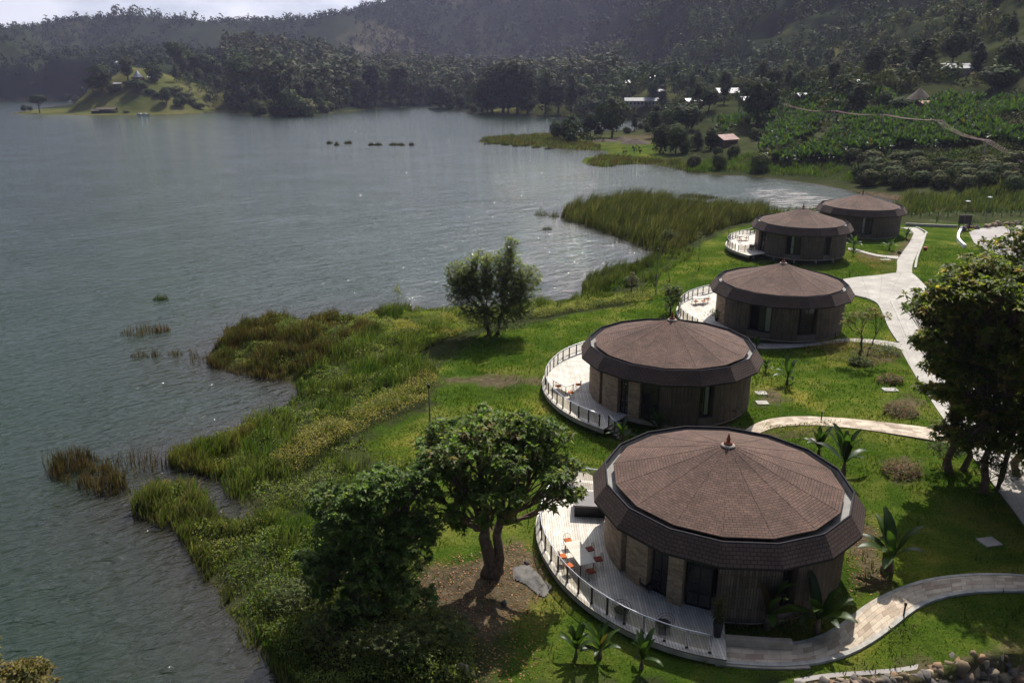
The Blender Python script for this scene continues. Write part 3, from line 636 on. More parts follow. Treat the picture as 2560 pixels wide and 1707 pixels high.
def cottage(i, label, spans, wins, doors, deck, rail, stilts=False, stairs=False, backrail=None):
    cx, cy_, rz_, ph = COT[i]; fl = FLOOR[i]; o = empty('round_cottage', (cx, cy_, fl), label, 'cottage', 'round lakeside cottages')
    T = 4.6  # rim height over the floor
    # roof
    mb = MB(); A = ringpts(6.52, T - .02, ph); A2 = ringpts(6.52, T - .1, ph); u = 0; ap = (0, 0, T + 2.09)
    for k in range(16):
        a, b = A[k], A[(k + 1) % 16]; w = math.dist(a, b); h = math.dist([(a[j] + b[j]) / 2 for j in range(3)], ap)
        for s in range(12):        # split down the slope so the courses stay level
            t0, t1 = s / 12, (s + 1) / 12
            q = [[p[j] + (ap[j] - p[j]) * t for j in range(3)] for p, t in ((a, t0), (b, t0), (b, t1), (a, t1))]
            dz = lambda t: -.07 * math.sin(PI * t)
            for v_, t in zip(q, (t0, t0, t1, t1)): v_[2] += dz(t)
            m_ = u + w / 2
            mb.face(q, [(m_ - w / 2 * (1 - t0), h * t0), (m_ + w / 2 * (1 - t0), h * t0), (m_ + w / 2 * (1 - t1), h * t1), (m_ - w / 2 * (1 - t1), h * t1)])
        u += 5.13
    roof = mb.build('roof', M['shingle'], o)
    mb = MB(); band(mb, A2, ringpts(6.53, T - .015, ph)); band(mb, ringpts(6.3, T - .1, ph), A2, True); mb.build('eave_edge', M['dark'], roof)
    mb = MB()
    for k in range(16):
        a = A[k]; mb.tube([tuple(a[j] + (ap[j] - a[j]) * t + (0 if j < 2 else .006 - .07 * math.sin(PI * t)) for j in range(3)) for t in (0, .25, .5, .75, .96)], .008, 4, False)
    mb.build('hip_ridge', M['shingle_side'], roof)
    MB().lathe([(.4, 1.96), (.41, 2.02), (.34, 2.08), (.2, 2.12), (.05, 2.13)], 20, (0, 0, T)).build('collar', M['lime'], roof, True)
    MB().lathe([(.22, 2.08), (.26, 2.12), (.25, 2.18), (.18, 2.24), (.11, 2.28), (.09, 2.35), (.13, 2.4), (.11, 2.46), (.07, 2.5), (.085, 2.56), (.05, 2.64), (.03, 2.72), (.005, 2.78)], 16, (0, 0, T)).build('finial', M['clay'], roof, True)
    # gutter, rim and sloping fascia
    mb = MB(); band(mb, ringpts(6.99, T - .02, ph), ringpts(6.92, T - .5, ph), True); band(mb, ringpts(6.92, T - .5, ph), ringpts(6.0, T - .52, ph), True); par = mb.build('parapet', M['white_liner'], o)
    mb = MB(); band(mb, ringpts(7.75, T - 1.0, ph), ringpts(7.08, T - .03, ph)); fas = mb.build('fascia', M['shingle_side'], o)
    mb = MB(); band(mb, ringpts(7.07, T - .1, ph), ringpts(7.05, T + .03, ph)); band(mb, ringpts(7.05, T + .03, ph), ringpts(6.97, T + .03, ph)); band(mb, ringpts(6.97, T + .03, ph), ringpts(6.97, T - .12, ph)); mb.build('rim_flashing', M['gutter'], par)
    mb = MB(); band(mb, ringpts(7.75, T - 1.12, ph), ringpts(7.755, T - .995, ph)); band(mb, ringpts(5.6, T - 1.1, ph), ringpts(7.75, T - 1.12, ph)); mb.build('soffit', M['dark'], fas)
    # inner core so that glass looks onto a room, not onto daylight
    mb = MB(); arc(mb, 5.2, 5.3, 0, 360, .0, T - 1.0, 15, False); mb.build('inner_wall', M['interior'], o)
    mb = MB()
    poly = [pol(6.8, a, 0)[:2] for a in range(0, 360, 10)]; mb.prism(poly, -.35, .0); mb.build('floor_slab', M['plaster'], o)
    for a0, a1, kind in spans:
        mb = MB()
        if kind == 'stone': arc(mb, 6.05, 6.8, a0, a1, 0, T - 1.05, 4); mb.build('stone_pier', M['stone'], o)
        elif kind == 'stonewall': arc(mb, 6.45, 6.85, a0, a1, 0, T - 1.05, 4); mb.build('stone_wall_panel', M['stone'], o)
        elif kind == 'batten': arc(mb, 6.3, 6.86, a0, a1, -.2, T - 1.05, 3); mb.build('clad_wall', M['batten'], o)
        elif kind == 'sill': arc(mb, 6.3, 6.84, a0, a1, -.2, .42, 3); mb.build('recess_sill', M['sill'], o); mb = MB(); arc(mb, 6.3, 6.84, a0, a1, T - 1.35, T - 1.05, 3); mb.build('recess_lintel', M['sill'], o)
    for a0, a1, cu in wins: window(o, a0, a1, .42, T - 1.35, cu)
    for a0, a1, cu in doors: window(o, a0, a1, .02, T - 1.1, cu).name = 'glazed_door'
    # deck
    a0, a1 = deck; n = int((a1 - a0) / 4); A = [a0 + (a1 - a0) * k / n for k in range(n + 1)]; mb = MB()
    outer = [(pol((drail(a) + .3), a, 0)[:2]) for a in A]; inner = [(pol(5.3, a, 0)[:2]) for a in A][::-1]
    ro, ri = outer, inner[::-1]
    for k in range(n):
        q = [ri[k], ro[k], ro[k + 1], ri[k + 1]]; mb.face([(x, y, .03) for x, y in q], [(x, y) for x, y in q]); mb.face([(x, y, -.04) for x, y in q[::-1]], [(x, y) for x, y in q[::-1]])
    for q0, q1 in zip(ro[:-1], ro[1:]): mb.face([(*q0, -.04), (*q1, -.04), (*q1, .03), (*q0, .03)])
    for q0, q1 in ((ri[0], ro[0]), (ro[-1], ri[-1])): mb.face([(*q0, -.04), (*q1, -.04), (*q1, .03), (*q0, .03)])
    dk = mb.build('deck', M['deck'], o)
    mb = MB()
    for k in range(n):
        a, b = A[k], A[k + 1]; r0, r1 = drail(a) + .24, drail(b) + .24
        mb.face([pol(r0, a, -.38), pol(r1, b, -.38), pol(r1, b, -.045), pol(r0, a, -.045)], [(R(a) * r0, 0), (R(b) * r0, 0), (R(b) * r0, .33), (R(a) * r0, .33)])
        mb.face([pol(r0 - .08, a, -.38), pol(r1 - .08, b, -.38), pol(r1, b, -.38), pol(r0, a, -.38)])
    mb.build('edge_beam', M['plaster'], dk)
    if stilts:
        for a, r in ((112, 11.5), (130, 11), (150, 10.6), (170, 9.8), (188, 8.8), (196, 8.2), (215, 6.2), (245, 6.2), (275, 6.2), (305, 6.2)):
            p = pol(r, a, 0); g = gz(cx + p[0], cy_ + p[1]) - fl
            MB().lathe([(.16, g - .3), (.15, -.35)], 12, (p[0], p[1], 0)).build('stilt', M['plaster'], o)
    # railing
    def railrun(pts, close_posts=True):
        hr = MB(); hr.tube([(x, y, z + 1.05) for x, y, z in pts], .035, 8); rl = hr.build('railing', M['rail'], o, True)
        for (x, y, z) in pts:
            x1, y1, z1 = pts[pts.index((x, y, z)) + 1] if (x, y, z) != pts[-1] else pts[-2]
            r_ = math.atan2(y1 - y, x1 - x); d = (math.cos(r_) * .035, math.sin(r_) * .035); pm = MB()
            for s in (-1, 1): pm.box((x + s * d[0], y + s * d[1], z + .52), (.022, .075, 1.02), r_)
            pm.box((x, y, z + .035), (.14, .14, .012), r_); pm.build('post', M['post'], rl)
        g = MB()
        for (x, y, z), (x1, y1, z1) in zip(pts[:-1], pts[1:]):
            L = math.hypot(x1 - x, y1 - y); e = ((x1 - x) / L * .08, (y1 - y) / L * .08)
            g.face([(x + e[0], y + e[1], z + .14), (x1 - e[0], y1 - e[1], z1 + .14), (x1 - e[0], y1 - e[1], z1 + .93), (x + e[0], y + e[1], z + .93)])
        g.build('glass_panel', M['glass'], rl)
    a = rail[0]; pts = []
    while a <= rail[1] + .01:
        pts.append(pol(drail(a), a, .03)); a += R(1) and math.degrees(1.12 / drail(a))
    if stairs: pts = pts
    railrun(pts)
    if backrail:
        p0, p1 = backrail; n_ = max(2, round(math.dist(p0, p1) / 1.1)); railrun([tuple(p0[j] + (p1[j] - p0[j]) * t / n_ for j in range(2)) + (.03,) for t in range(n_ + 1)])
    if stairs:
        a = deck[1]; mb = MB(); p = Vector(pol(drail(a) - .3, a, 0)); t = Vector((-math.sin(R(a)), math.cos(R(a)), 0)); nn = 4
        for s in range(nn):
            c = p + t * (.18 + .3 * s) - Vector(pol(.75, a, 0)); mb.box((c.x, c.y, -.1 - .17 * s), (1.7, .32, .06), R(a))
        mb.build('stair', M['plaster'], o)
        railrun([tuple(p + t * (.1 + .55 * s) + Vector((0, 0, -.3 * s))) for s in range(3)])
    return o
b = 'batten'; s_ = 'stone'; w_ = 'sill'
cottage(0, 'round brown cottage nearest the stone-paved path, with hot tub and dining set on its deck',
    [(174, 203, 'stonewall'), (207, 221, s_), (232, 239, s_), (254, 281.5, b), (281.5, 289, w_), (289, 534, b)],
    [(282, 288.6, 0)], [(222, 231, 0), (240, 252, 0)], (128, 258), (137, 256), backrail=(pol(drail(137), 137, 0)[:2], pol(7.6, 117, 0)[:2]))
cottage(1, 'round brown cottage directly beyond the nearest one, its terrace ending in a short dark stair',
    [(174, 203, 'stonewall'), (206, 222, s_), (231, 239.5, s_), (253, 279.5, b), (279.5, 290, w_), (290, 534, b)],
    [(280, 289.5, 1)], [(222.5, 230.5, 0), (240, 252, 0)], (95, 230), (97, 228), stairs=True)
cottage(2, 'round brown cottage in the middle of the row, its roof overlapping the wide concrete drive',
    [(166, 196, 'stonewall'), (196, 225, b), (225, 246, w_), (246, 268.5, b), (268.5, 286, w_), (286, 526, b)],
    [(233.5, 245.5, 1), (272, 285.5, 0)], [], (92, 205), (94, 202))
cottage(3, 'round brown cottage raised on stilts above a lawn it shades, green-lit window facing the drive',
    [(163.5, 185, 'stonewall'), (203, 233, b), (233, 252, w_), (252, 281, b), (281, 290.5, w_), (290.5, 523.5, b)],
    [(238.5, 251.5, 2), (283, 290, 0)], [(186, 202, 0)], (92, 206), (94, 190), stilts=True, backrail=(pol(drail(189), 189, 0)[:2], pol(6.9, 189, 0)[:2]))
cottage(4, 'round brown cottage farthest along the shore, its conical roof against the glittering shallows',
    [(150, 250, b), (250, 265, w_), (265, 510, b)], [(251, 264.5, 2)], [], (92, 150), (94, 140))
# ------------------------------------------------------------------ paths and drives (slabs that follow the ground)
def resample(P, n):
    P = np.array(P, float); d = np.r_[0, np.cumsum(np.hypot(*np.diff(P, axis=0).T))]; t = np.linspace(0, d[-1], n)
    # smooth corners a little with a Catmull-like blend
    X = np.interp(t, d, P[:, 0]); Y = np.interp(t, d, P[:, 1])
    for _ in range(2):
        X[1:-1] = (X[:-2] + 2 * X[1:-1] + X[2:]) / 4; Y[1:-1] = (Y[:-2] + 2 * Y[1:-1] + Y[2:]) / 4
    return np.stack([X, Y], 1), d[-1]
def ribbon(name, A, B, m, off=.07, thick=.14, cols=6, step=.7, kind='structure', parent=None, level=None):
    """A and B: the two edges as world xy lists running the same way"""
    n = max(8, int(max(np.hypot(*np.diff(np.array(A), axis=0).T).sum(), 4) / step)); a, L = resample(A, n); b, _ = resample(B, n); mb = MB()
    G_ = np.array([[a[i] + (b[i] - a[i]) * j / cols for j in range(cols + 1)] for i in range(n)])
    Z = ground_z(G_[..., 0], G_[..., 1]) + off if level is None else np.full(G_.shape[:2], level)
    if level is None:
        Z = np.maximum(Z, Z.mean(1, keepdims=True))
    for i in range(n - 1):
        for j in range(cols):
            q = [(i, j), (i + 1, j), (i + 1, j + 1), (i, j + 1)]
            w = float(np.hypot(*(a[i] - b[i])))
            mb.face([(*G_[r, c], Z[r, c]) for r, c in q][::-1], [(L * r / (n - 1), w * c / cols) for r, c in q][::-1])
        for j, fl in ((0, 0), (cols, 1)):
            p = [(*G_[i, j], Z[i, j] - thick), (*G_[i + 1, j], Z[i + 1, j] - thick), (*G_[i + 1, j], Z[i + 1, j]), (*G_[i, j], Z[i, j])]; mb.face(p if not fl else p[::-1])
    for i, fl in ((0, 1), (n - 1, 0)):
        for j in range(cols):
            p = [(*G_[i, j], Z[i, j] - thick), (*G_[i, j + 1], Z[i, j + 1] - thick), (*G_[i, j + 1], Z[i, j + 1]), (*G_[i, j], Z[i, j])]; mb.face(p if not fl else p[::-1])
    o = mb.build(name, m, parent)
    for f in o.data.polygons: pass
    if kind: tag(o, kind=kind)
    return o
def C(cr, pts, z=.5): return [tuple(at(*cr(x, y), z)[:2]) for x, y in pts]
pA = C(c1, [(1296, 1325), (1480, 1345), (1740, 1350), (1880, 1325), (1990, 1265), (2110, 1170), (2230, 1065)]) + C(c5, [(690, 1000), (780, 945), (880, 915), (1000, 898), (1250, 884), (1550, 900), (1750, 930)])
pB = C(c1, [(1296, 1440), (1480, 1462), (1700, 1468), (1840, 1462), (2010, 1425), (2160, 1360), (2290, 1260)]) + C(c5, [(735, 1190), (790, 1110), (870, 1060), (960, 1025), (1080, 1000), (1250, 990), (1550, 992), (1750, 1010)])
ribbon('stone_path', pA, pB, M['paving'], .12, .25, 8, .5)
def edging(P, m, w=.16, h=.12, name='path_kerb', kind='structure', off=.1):
    q, L = resample(P, max(6, int(np.hypot(*np.diff(np.array(P), axis=0).T).sum() / .8))); d = np.gradient(q, axis=0); nn = np.stack([-d[:, 1], d[:, 0]], 1) / np.hypot(d[:, 0], d[:, 1])[:, None]
    return ribbon(name, q + nn * w / 2, q - nn * w / 2, m, off + h * .5, h + .1, 1, .8, kind)
edging(pA, M['kerb'], .2, .1, off=.09); edging(pB, M['kerb'], .24, .1, off=.09)
qA = [tuple(V(x, y, .7)[:2]) for x, y in [(1690, 1005), (1712, 987), (1738, 971), (1775, 961), (1830, 958), (1885, 960), (1960, 965), (2050, 977), (2110, 984), (2180, 994)]]
qB = [tuple(V(x, y, .7)[:2]) for x, y in [(1716, 1012), (1740, 997), (1765, 986), (1800, 980), (1840, 978), (1890, 980), (1975, 988), (2060, 1002), (2130, 1013), (2200, 1026)]]
ribbon('garden_path', qA, qB, M['paving'], .07, .14, 5, .6)
rA = C(c4, [(-260, 715), (-100, 722), (60, 722), (250, 704), (330, 692), (420, 692), (520, 700), (640, 716), (720, 740)], .7)
rB = C(c4, [(-260, 752), (-100, 752), (60, 745), (250, 724), (340, 710), (420, 712), (520, 724), (640, 748), (700, 768)], .7)
ribbon('garden_path', rA, rB, M['concrete'], .07, .14, 4, .8)
sA = C(c4, [(360, 172), (400, 178), (450, 192), (500, 208), (560, 218), (640, 224)], .7); sB = C(c4, [(360, 186), (400, 188), (450, 202), (500, 218), (560, 229), (640, 240)], .7)
ribbon('garden_path', sA, sB, M['concrete'], .06, .14, 3, .8)
# drive: upper straight piece, then the fork and the wide road under the trees
dL = C(c4, [(650, 62), (700, 72), (728, 92), (700, 150), (660, 205), (632, 245), (634, 290), (628, 312)], .8)
dR = C(c4, [(735, 62), (775, 80), (790, 102), (768, 160), (742, 215), (722, 262), (716, 300), (722, 330)], .8)
ribbon('concrete_drive', dL, dR, M['concrete'], .06, .14, 4, .9)
eL = C(c4, [(330, 350), (342, 382), (370, 415), (400, 440)], .8)
fU = C(c4, [(328, 352), (400, 340), (480, 334), (560, 326), (628, 314), (720, 316), (800, 400), (900, 560), (1000, 700), (1120, 860), (1260, 1050), (1420, 1250), (1600, 1480), (2050, 2000)], .8)
fL = C(c4, [(392, 437), (440, 450), (490, 466), (530, 492), (556, 560), (590, 640), (640, 720), (690, 820), (740, 905), (800, 1005), (900, 1150), (1080, 1380), (1280, 1640), (1650, 2150)], .8)
ribbon('concrete_drive', fU, fL, M['concrete'], .062, .14, 10, 1.0)
edging(C(c4, [(400, 443), (492, 465), (534, 492), (552, 540), (592, 640), (640, 710)], .8), M['kerb'], .2, .16, 'drive_kerb')
edging(C(c4, [(600, 480), (622, 520), (655, 600), (700, 700)], .8), M['kerb'], .25, .05, 'drive_kerb', off=.08)
edging(C(c4, [(795, 95), (772, 165), (745, 232), (735, 290)], .8), M['kerb'], .3, .25, 'drive_kerb')
edging(C(c4, [(740, 62), (790, 82), (803, 98)], .8), M['kerb'], .25, .2, 'drive_kerb')
ribbon('parking_area', C(c4, [(1035, 92), (1100, 70), (1200, 60), (1344, 55), (1700, 60)], .8), C(c4, [(1065, 150), (1130, 190), (1220, 230), (1344, 260), (1700, 330)], .8), M['concrete_dark'], .07, .14, 6, 1.2)
# ------------------------------------------------------------------ low walls
def wall(name, P, h, w, m, label, cat, off=0.0, group=None, lvl=None):
    q, L = resample(P, max(6, int(np.hypot(*np.diff(np.array(P), axis=0).T).sum() / .8))); d = np.gradient(q, axis=0); nn = np.stack([-d[:, 1], d[:, 0]], 1) / np.hypot(d[:, 0], d[:, 1])[:, None]
    o = ribbon(name, q + nn * w / 2, q - nn * w / 2, m, h + off, h + .5, 1, .6, None, level=lvl); return tag(o, label, cat, group)
wall('low_wall', C(c4, [(680, 50), (800, 58), (970, 66)], .8), .5, .35, M['kerb'], 'low pale wall running along the marsh behind the farthest cottage', 'wall')
wall('kerb_wall', C(c4, [(992, 78), (975, 110), (972, 135), (988, 158), (1012, 178)], .8), .6, .4, M['white'], 'short bent white wall curving into the parking area', 'wall')
wall('retaining_wall', [tuple(np.array(p)) for p in C(c1, [(1290, 1452), (1480, 1474), (1700, 1482), (1845, 1472)], .5)], .0, .2, M['plaster'], 'beige plastered wall holding up the stone-paved path beside the nearest cottage', 'wall', lvl=.52)
wall('stone_bench', C(c1, [(1345, 1300), (1480, 1312), (1620, 1322), (1740, 1326)], .9), 0, .34, M['plaster'], 'long low plastered bench wall between path and the nearest cottage planting', 'bench', lvl=.98)
def rock(r, seed, c, sq=(1, 1, .7)):
    g = np.random.default_rng(seed); import bmesh
    bm = bmesh.new(); bmesh.ops.create_icosphere(bm, subdivisions=2, radius=1); ax = g.normal(size=(12, 3)); ax /= np.linalg.norm(ax, axis=1)[:, None]; lim = g.uniform(.4, .72, 12); pts = []
    for v in bm.verts:
        p = np.array(v.co)
        for a, l in zip(ax, lim):
            k = p @ a
            if k > l: p = p - a * (k - l)
        pts.append((c[0] + p[0] * r * sq[0], c[1] + p[1] * r * sq[1], c[2] + p[2] * r * sq[2]))
    fs = [[v.index for v in f.verts] for f in bm.faces]; bm.free(); return pts, fs
def rocks(name, spots, cols, label, cat, parent=None):
    vs, fs, cc = [], [], []
    g = np.random.default_rng(len(spots))
    for i, (x, y, z, r) in enumerate(spots):
        p, f = rock(r, i * 7 + 1, (x, y, z), g.uniform(.7, 1.35, 3)); n = len(vs); vs += p; fs += [[a + n for a in q] for q in f]; cc += [cols[g.integers(len(cols))] * g.uniform(.7, 1.25)] * len(p)
    me = mesh_np(name, np.array(vs), [np.array(fs)], np.array(cc)); o = link(name, me, parent, M['rockm']); return tag(o, label, cat)
m, nt, b_ = newmat('rough_stone'); a_ = N(nt, 'ShaderNodeVertexColor', layer_name='Col'); nz_ = N(nt, 'ShaderNodeTexNoise'); nz_.inputs['Scale'].default_value = 5; nz_.inputs['Detail'].default_value = 8
mm = N(nt, 'ShaderNodeMix', data_type='RGBA', blend_type='MULTIPLY'); mm.inputs[0].default_value = .8; nt.links.new(a_.outputs[0], mm.inputs[6]); nt.links.new(nz_.outputs['Fac'], mm.inputs[7]); vs_ = N(nt, 'ShaderNodeVectorMath', operation='SCALE'); vs_.inputs['Scale'].default_value = 1.7
nt.links.new(mm.outputs[2], vs_.inputs[0]); nt.links.new(vs_.outputs[0], b_.inputs['Base Color']); b_.inputs['Roughness'].default_value = .9; bp_ = N(nt, 'ShaderNodeBump'); bp_.inputs['Distance'].default_value = .05; nt.links.new(nz_.outputs['Fac'], bp_.inputs['Height']); nt.links.new(bp_.outputs[0], b_.inputs['Normal']); M['rockm'] = m
RC = [np.array(c) * .62 for c in ((.42, .3, .18), (.3, .22, .16), (.5, .4, .28), (.22, .19, .17), (.36, .22, .13))]
top = C(c5, [(80, 1600), (280, 1560), (500, 1548), (850, 1520), (960, 1480), (1150, 1400), (1350, 1365), (1550, 1340), (1800, 1290)], .35); tq, tL = resample(top, 120); g_ = np.random.default_rng(3); sp_ = []
for i, (x, y) in enumerate(tq):
    for k in range(6): sp_.append((x + g_.normal() * .15, y - .2 - k * .17 + g_.normal() * .1, .34 - k * .3 + g_.normal() * .06, g_.uniform(.2, .42)))
rocks('stone_wall', sp_, RC, 'dry stone wall of brown boulders below the grass verge', 'wall')
cap = [(x, y + .15) for x, y in tq]; cq = ribbon('wall_capping', [(x, y + .28) for x, y in cap], cap, M['concrete_dark'], 0, .3, 2, .6, None, level=.5); tag(cq, 'grey mortar strip along the top of the dry stone wall', 'wall capping')
# boulder bank below the car park
bk = C(c4, [(1000, 74), (1060, 66), (1150, 60), (1240, 52), (1344, 46), (1500, 44)], .9); bq, _ = resample(bk, 46)
rocks('boulder_bank', [(x + g_.normal() * .4, y + g_.normal() * .5, gz(x, y) + .2, g_.uniform(.35, .75)) for x, y in bq], RC, 'row of rough boulders along the far edge of the parking area', 'rocks')
for (x, y, lb) in ((1210, 1292, 'flat pale rubble stone by the trunk of the spreading tree'), (1158, 1385, 'brown rubble stone in the shade under the spreading tree'), (1140, 1210, 'grey stone on bare soil beside the curved deck')):
    p = G(x, y); rocks('stone', [(p[0], p[1], p[2] + .05, .28)], [c * .6 for c in RC[1:4]], lb, 'stone')
p = G(1072, 1540); rocks('stone', [(p[0], p[1], p[2] + .1, .35), (p[0] + .35, p[1] - .3, p[2] + .05, .25), (p[0] - .3, p[1] + .25, p[2] + .1, .28)], RC[2:3], 'small heap of tan stones catching light in the shaded bush', 'stone heap')
# crumpled sheet on the ground beside the first deck
tp = C(c1, [(90, 900), (190, 870), (280, 960), (335, 1010), (290, 1080), (240, 1060), (170, 1000), (100, 970)], .35)
def crumple(poly, n=26):
    P = np.array(poly); lo, hi = P.min(0), P.max(0); gx, gy = np.meshgrid(np.linspace(lo[0], hi[0], n), np.linspace(lo[1], hi[1], n)); s = sdf(gx, gy, P).reshape(gx.shape)
    z = ground_z(gx, gy) + .03 + .13 * fbm(gx * 2.3, gy * 2.3, 4, 91) * np.clip(s * 2 + .3, 0, 1); idx = np.arange(n * n).reshape(n, n)
    F = np.stack([idx[:-1, :-1], idx[:-1, 1:], idx[1:, 1:], idx[1:, :-1]], -1).reshape(-1, 4); k = (s.ravel()[F].min(1) > -.02); return mesh_np('plastic_sheet', np.stack([gx.ravel(), gy.ravel(), z.ravel()], 1), [F[k]])
o_ = link('plastic_sheet', crumple(tp), None, M['tarp']); tag(o_, 'crumpled grey plastic sheet lying on soil beside the curved deck', 'plastic sheet')
# ------------------------------------------------------------------ slabs, lids, bollards, lamps
def slab_at(p, w, d, label, name='inspection_cover', rz=0, m='kerb'):
    o = MB().box((0, 0, .03), (w, d, .1)).build(name, M[m]); o.location = p; o.rotation_euler.z = rz; return tag(o, label, 'slab')
def S(cr, x, y): return G(*[k / VS for k in cr(x, y)])
slab_at(S(c2, 2025, 818), 1.0, .8, 'pale square concrete lid in the soil strip by the cottage wall, upper of two', 'inspection_cover')
slab_at(S(c2, 2032, 898), 1.0, .8, 'pale square concrete lid in the soil strip by the cottage wall, lower of two', 'inspection_cover')
slab_at(S(c4, 593, 974), 1.3, .8, 'pale concrete lid in the lawn between two dug flower beds', 'inspection_cover')
slab_at(S(c4, 566, 246), 1.6, .9, 'pale concrete lid near the narrow path fork', 'inspection_cover')
slab_at(S(c5, 1325, 660), 1.1, .9, 'grey framed drain cover in the tree-shaded lawn', 'drain_cover', .2, 'concrete_dark')
def bollard(p, label, h=.75):
    o = empty('bollard_light', p, label, 'bollard light', 'black bollard lights along the paths')
    MB().lathe([(.05, 0), (.045, h - .12)], 10).build('post', M['black_metal'], o, True); MB().lathe([(.07, h - .12), (.075, h), (.0, h + .02)], 12).build('lamp_head', M['black_metal'], o, True); return o
bollard(G(1886, 965), 'slim black bollard light on the paved path above the nearest roof')
bollard(S(c3, 1555, 850), 'slim black bollard light at the lawn edge where the drive forks')
bollard(S(c3, 1433, 1375), 'slim black bollard light by the path and two-stemmed young tree')
bollard(S(c4, 743, 938), 'slim black bollard light on the drive edge below the big tree')
bollard(S(c5, 770, 1145), 'slim black bollard light on the lower edge of the stone-paved path', .9)
def lamp(p, h, label, disc=False):
    o = empty('lamp_post', p, label, 'lamp post', 'black lamp posts on the lawn')
    MB().lathe([(.16, 0), (.16, .04), (.06, .06), (.045, h)], 10).build('pole', M['black_metal'], o, True)
    if disc:
        MB().lathe([(.1, h - .1), (.42, h), (.4, h + .06), (.05, h + .14)], 16).build('lamp_head', M['white'], o, True)
    else:
        MB().lathe([(.05, h), (.11, h + .05), (.12, h + .28), (.15, h + .3), (.14, h + .34), (.02, h + .42)], 14).build('lamp_head', M['black_metal'], o, True)
        MB().lathe([(.09, h + .07), (.1, h + .27)], 12).build('lens', M['white'], o, True)
    return o
def hgt(xb, yb, yt, b):      # height of an upright whose foot is b and whose top shows at picture row yt
    return VY(xb, yt, b[1])[2] - b[2]
for xb, yb, yt, lb in ((988, 978, 882, 'tall black lamp post between marsh plants and the spreading tree'), (1506, 677, 571, 'tall black lamp post on the lawn by the dark strip of reeds'), (1673, 545, 458, 'tall black lamp post beside the deck of the stilted cottage')):
    p_ = G(xb, yb); lamp(p_, hgt(xb, yb, yt, p_) - .4, lb)
p_ = S(c4, 1000, 92); lamp(p_, 5.6, 'white-topped lamp post at the gate of the parking area', True)
p_ = G(2255, 530); lamp(p_ + np.array([4, 6, 0]), 5.2, 'white-topped lamp post standing beyond the boulders of the parking area', True)
hut = S(c4, 1005, 78); h_ = empty('sign_board', hut, 'dark boxed board on posts at the corner of the parking area', 'sign board')
MB().box((0, 0, 1.9), (2.2, .35, 1.6)).build('board', M['dark'], h_, bevel=.02)
for s in (-.95, .95): MB().box((s, .0, .55), (.14, .14, 1.12)).build('post', M['dark'], h_)
p_ = S(c4, 790, 192); MB().lathe([(.25, 0), (.32, .5), (.34, .52), (.3, .53)], 12).build('litter_bin', M['red'], None, True); o_ = bpy.data.objects['litter_bin']; o_.location = p_; tag(o_, 'small red bin on the grass beside the upper drive', 'bin')
p_ = S(c4, 645, 210); rocks('boulder', [(p_[0], p_[1], p_[2] + .2, .5)], RC[3:4], 'dark boulder in the flower bed at the drive corner', 'boulder')
# ------------------------------------------------------------------ terrace furniture
def onfloor(cr, x, y, i): return at(*cr(x, y), FLOOR[i] + .03)
def table(p, rz, L=2.1, W=.95, label=''):
    o = empty('dining_table', p, label, 'table', 'dining tables on the cottage decks', rz)
    MB().box((0, 0, .74), (L, W, .04)).build('tabletop', M['tabletop'], o, bevel=.006)
    MB().box((0, W / 2 - .08, .69), (L - .14, .03, .06)).box((0, -W / 2 + .08, .69), (L - .14, .03, .06)).build('apron', M['black_metal'], o)
    for a in (-1, 1):
        for b in (-1, 1): MB().box((a * (L / 2 - .07), b * (W / 2 - .08), .345), (.05, .05, .69)).build('leg', M['black_metal'], o)
    return o
def wire_chair(p, rz, label, cush='orange'):
    o = empty('wire_chair', p, label, 'chair', 'wire chairs round the deck tables', rz)
    for a in (-1, 1):
        for b in (-1, 1): MB().tube([(a * .2, b * .2, .44), (a * .23, b * .24, 0)], .012, 6).build('leg', M['black_metal'], o, True)
    mb = MB(); mb.tube([(.22 * math.cos(t), .22 * math.sin(t), .44) for t in np.linspace(0, 2 * PI, 17)], .012, 5); mb.build('seat', M['bronze_wire'], o, True)
    MB().box((0, 0, .48), (.42, .42, .07)).build('cushion', M[cush], o, bevel=.025)
    mb = MB(); arcp = [(-.24 + .02 * abs(t), .26 * t, .44 + .42 * math.sqrt(max(0, 1 - t * t))) for t in np.linspace(-1, 1, 15)]; mb.tube(arcp, .012, 5)
    for t in np.linspace(-.75, .75, 7): mb.tube([(-.2, .2 * t, .44), (-.24, .26 * t, .44 + .42 * math.sqrt(1 - t * t))], .006, 4)
    mb.build('backrest', M['bronze_wire'], o, True); return o
tc_ = [at(*c9(x, y), FLOOR[0] + .79) for x, y in ((305, 945), (465, 905), (650, 1150), (478, 1190))]
tcen = sum(tc_) / 4; d_ = (tc_[2] + tc_[3] - tc_[0] - tc_[1]) / 2; rzT = math.atan2(d_[1], d_[0]); LT = float(np.hypot(d_[0], d_[1])); wv = (tc_[1] - tc_[0]); WT = float(np.hypot(wv[0], wv[1]))
table((tcen[0], tcen[1], FLOOR[0] + .03), rzT, LT, min(WT, 1.1), 'long pale slatted table half in shade on the deck with the hot tub')
def chair_at(i, cr, x, y, face, label, cush='orange'):
    q = at(*cr(x, y), FLOOR[i] + .5); return wire_chair((q[0], q[1], FLOOR[i] + .03), math.atan2(face[1] - q[1], face[0] - q[0]), label, cush)
chair_at(0, c9, 290, 1088, tcen + d_ * -.1, 'orange-cushioned wire chair on the rail side of the long table, farther of two')
chair_at(0, c9, 360, 1192, tcen + d_ * .2, 'orange-cushioned wire chair on the rail side of the long table, closer to the shade')
chair_at(0, c9, 350, 918, tcen, 'gold wire-backed chair at the sunlit head of the long table')
chair_at(0, c9, 598, 1250, tcen, 'red-cushioned chair at the shaded foot of the long table', 'maroon')
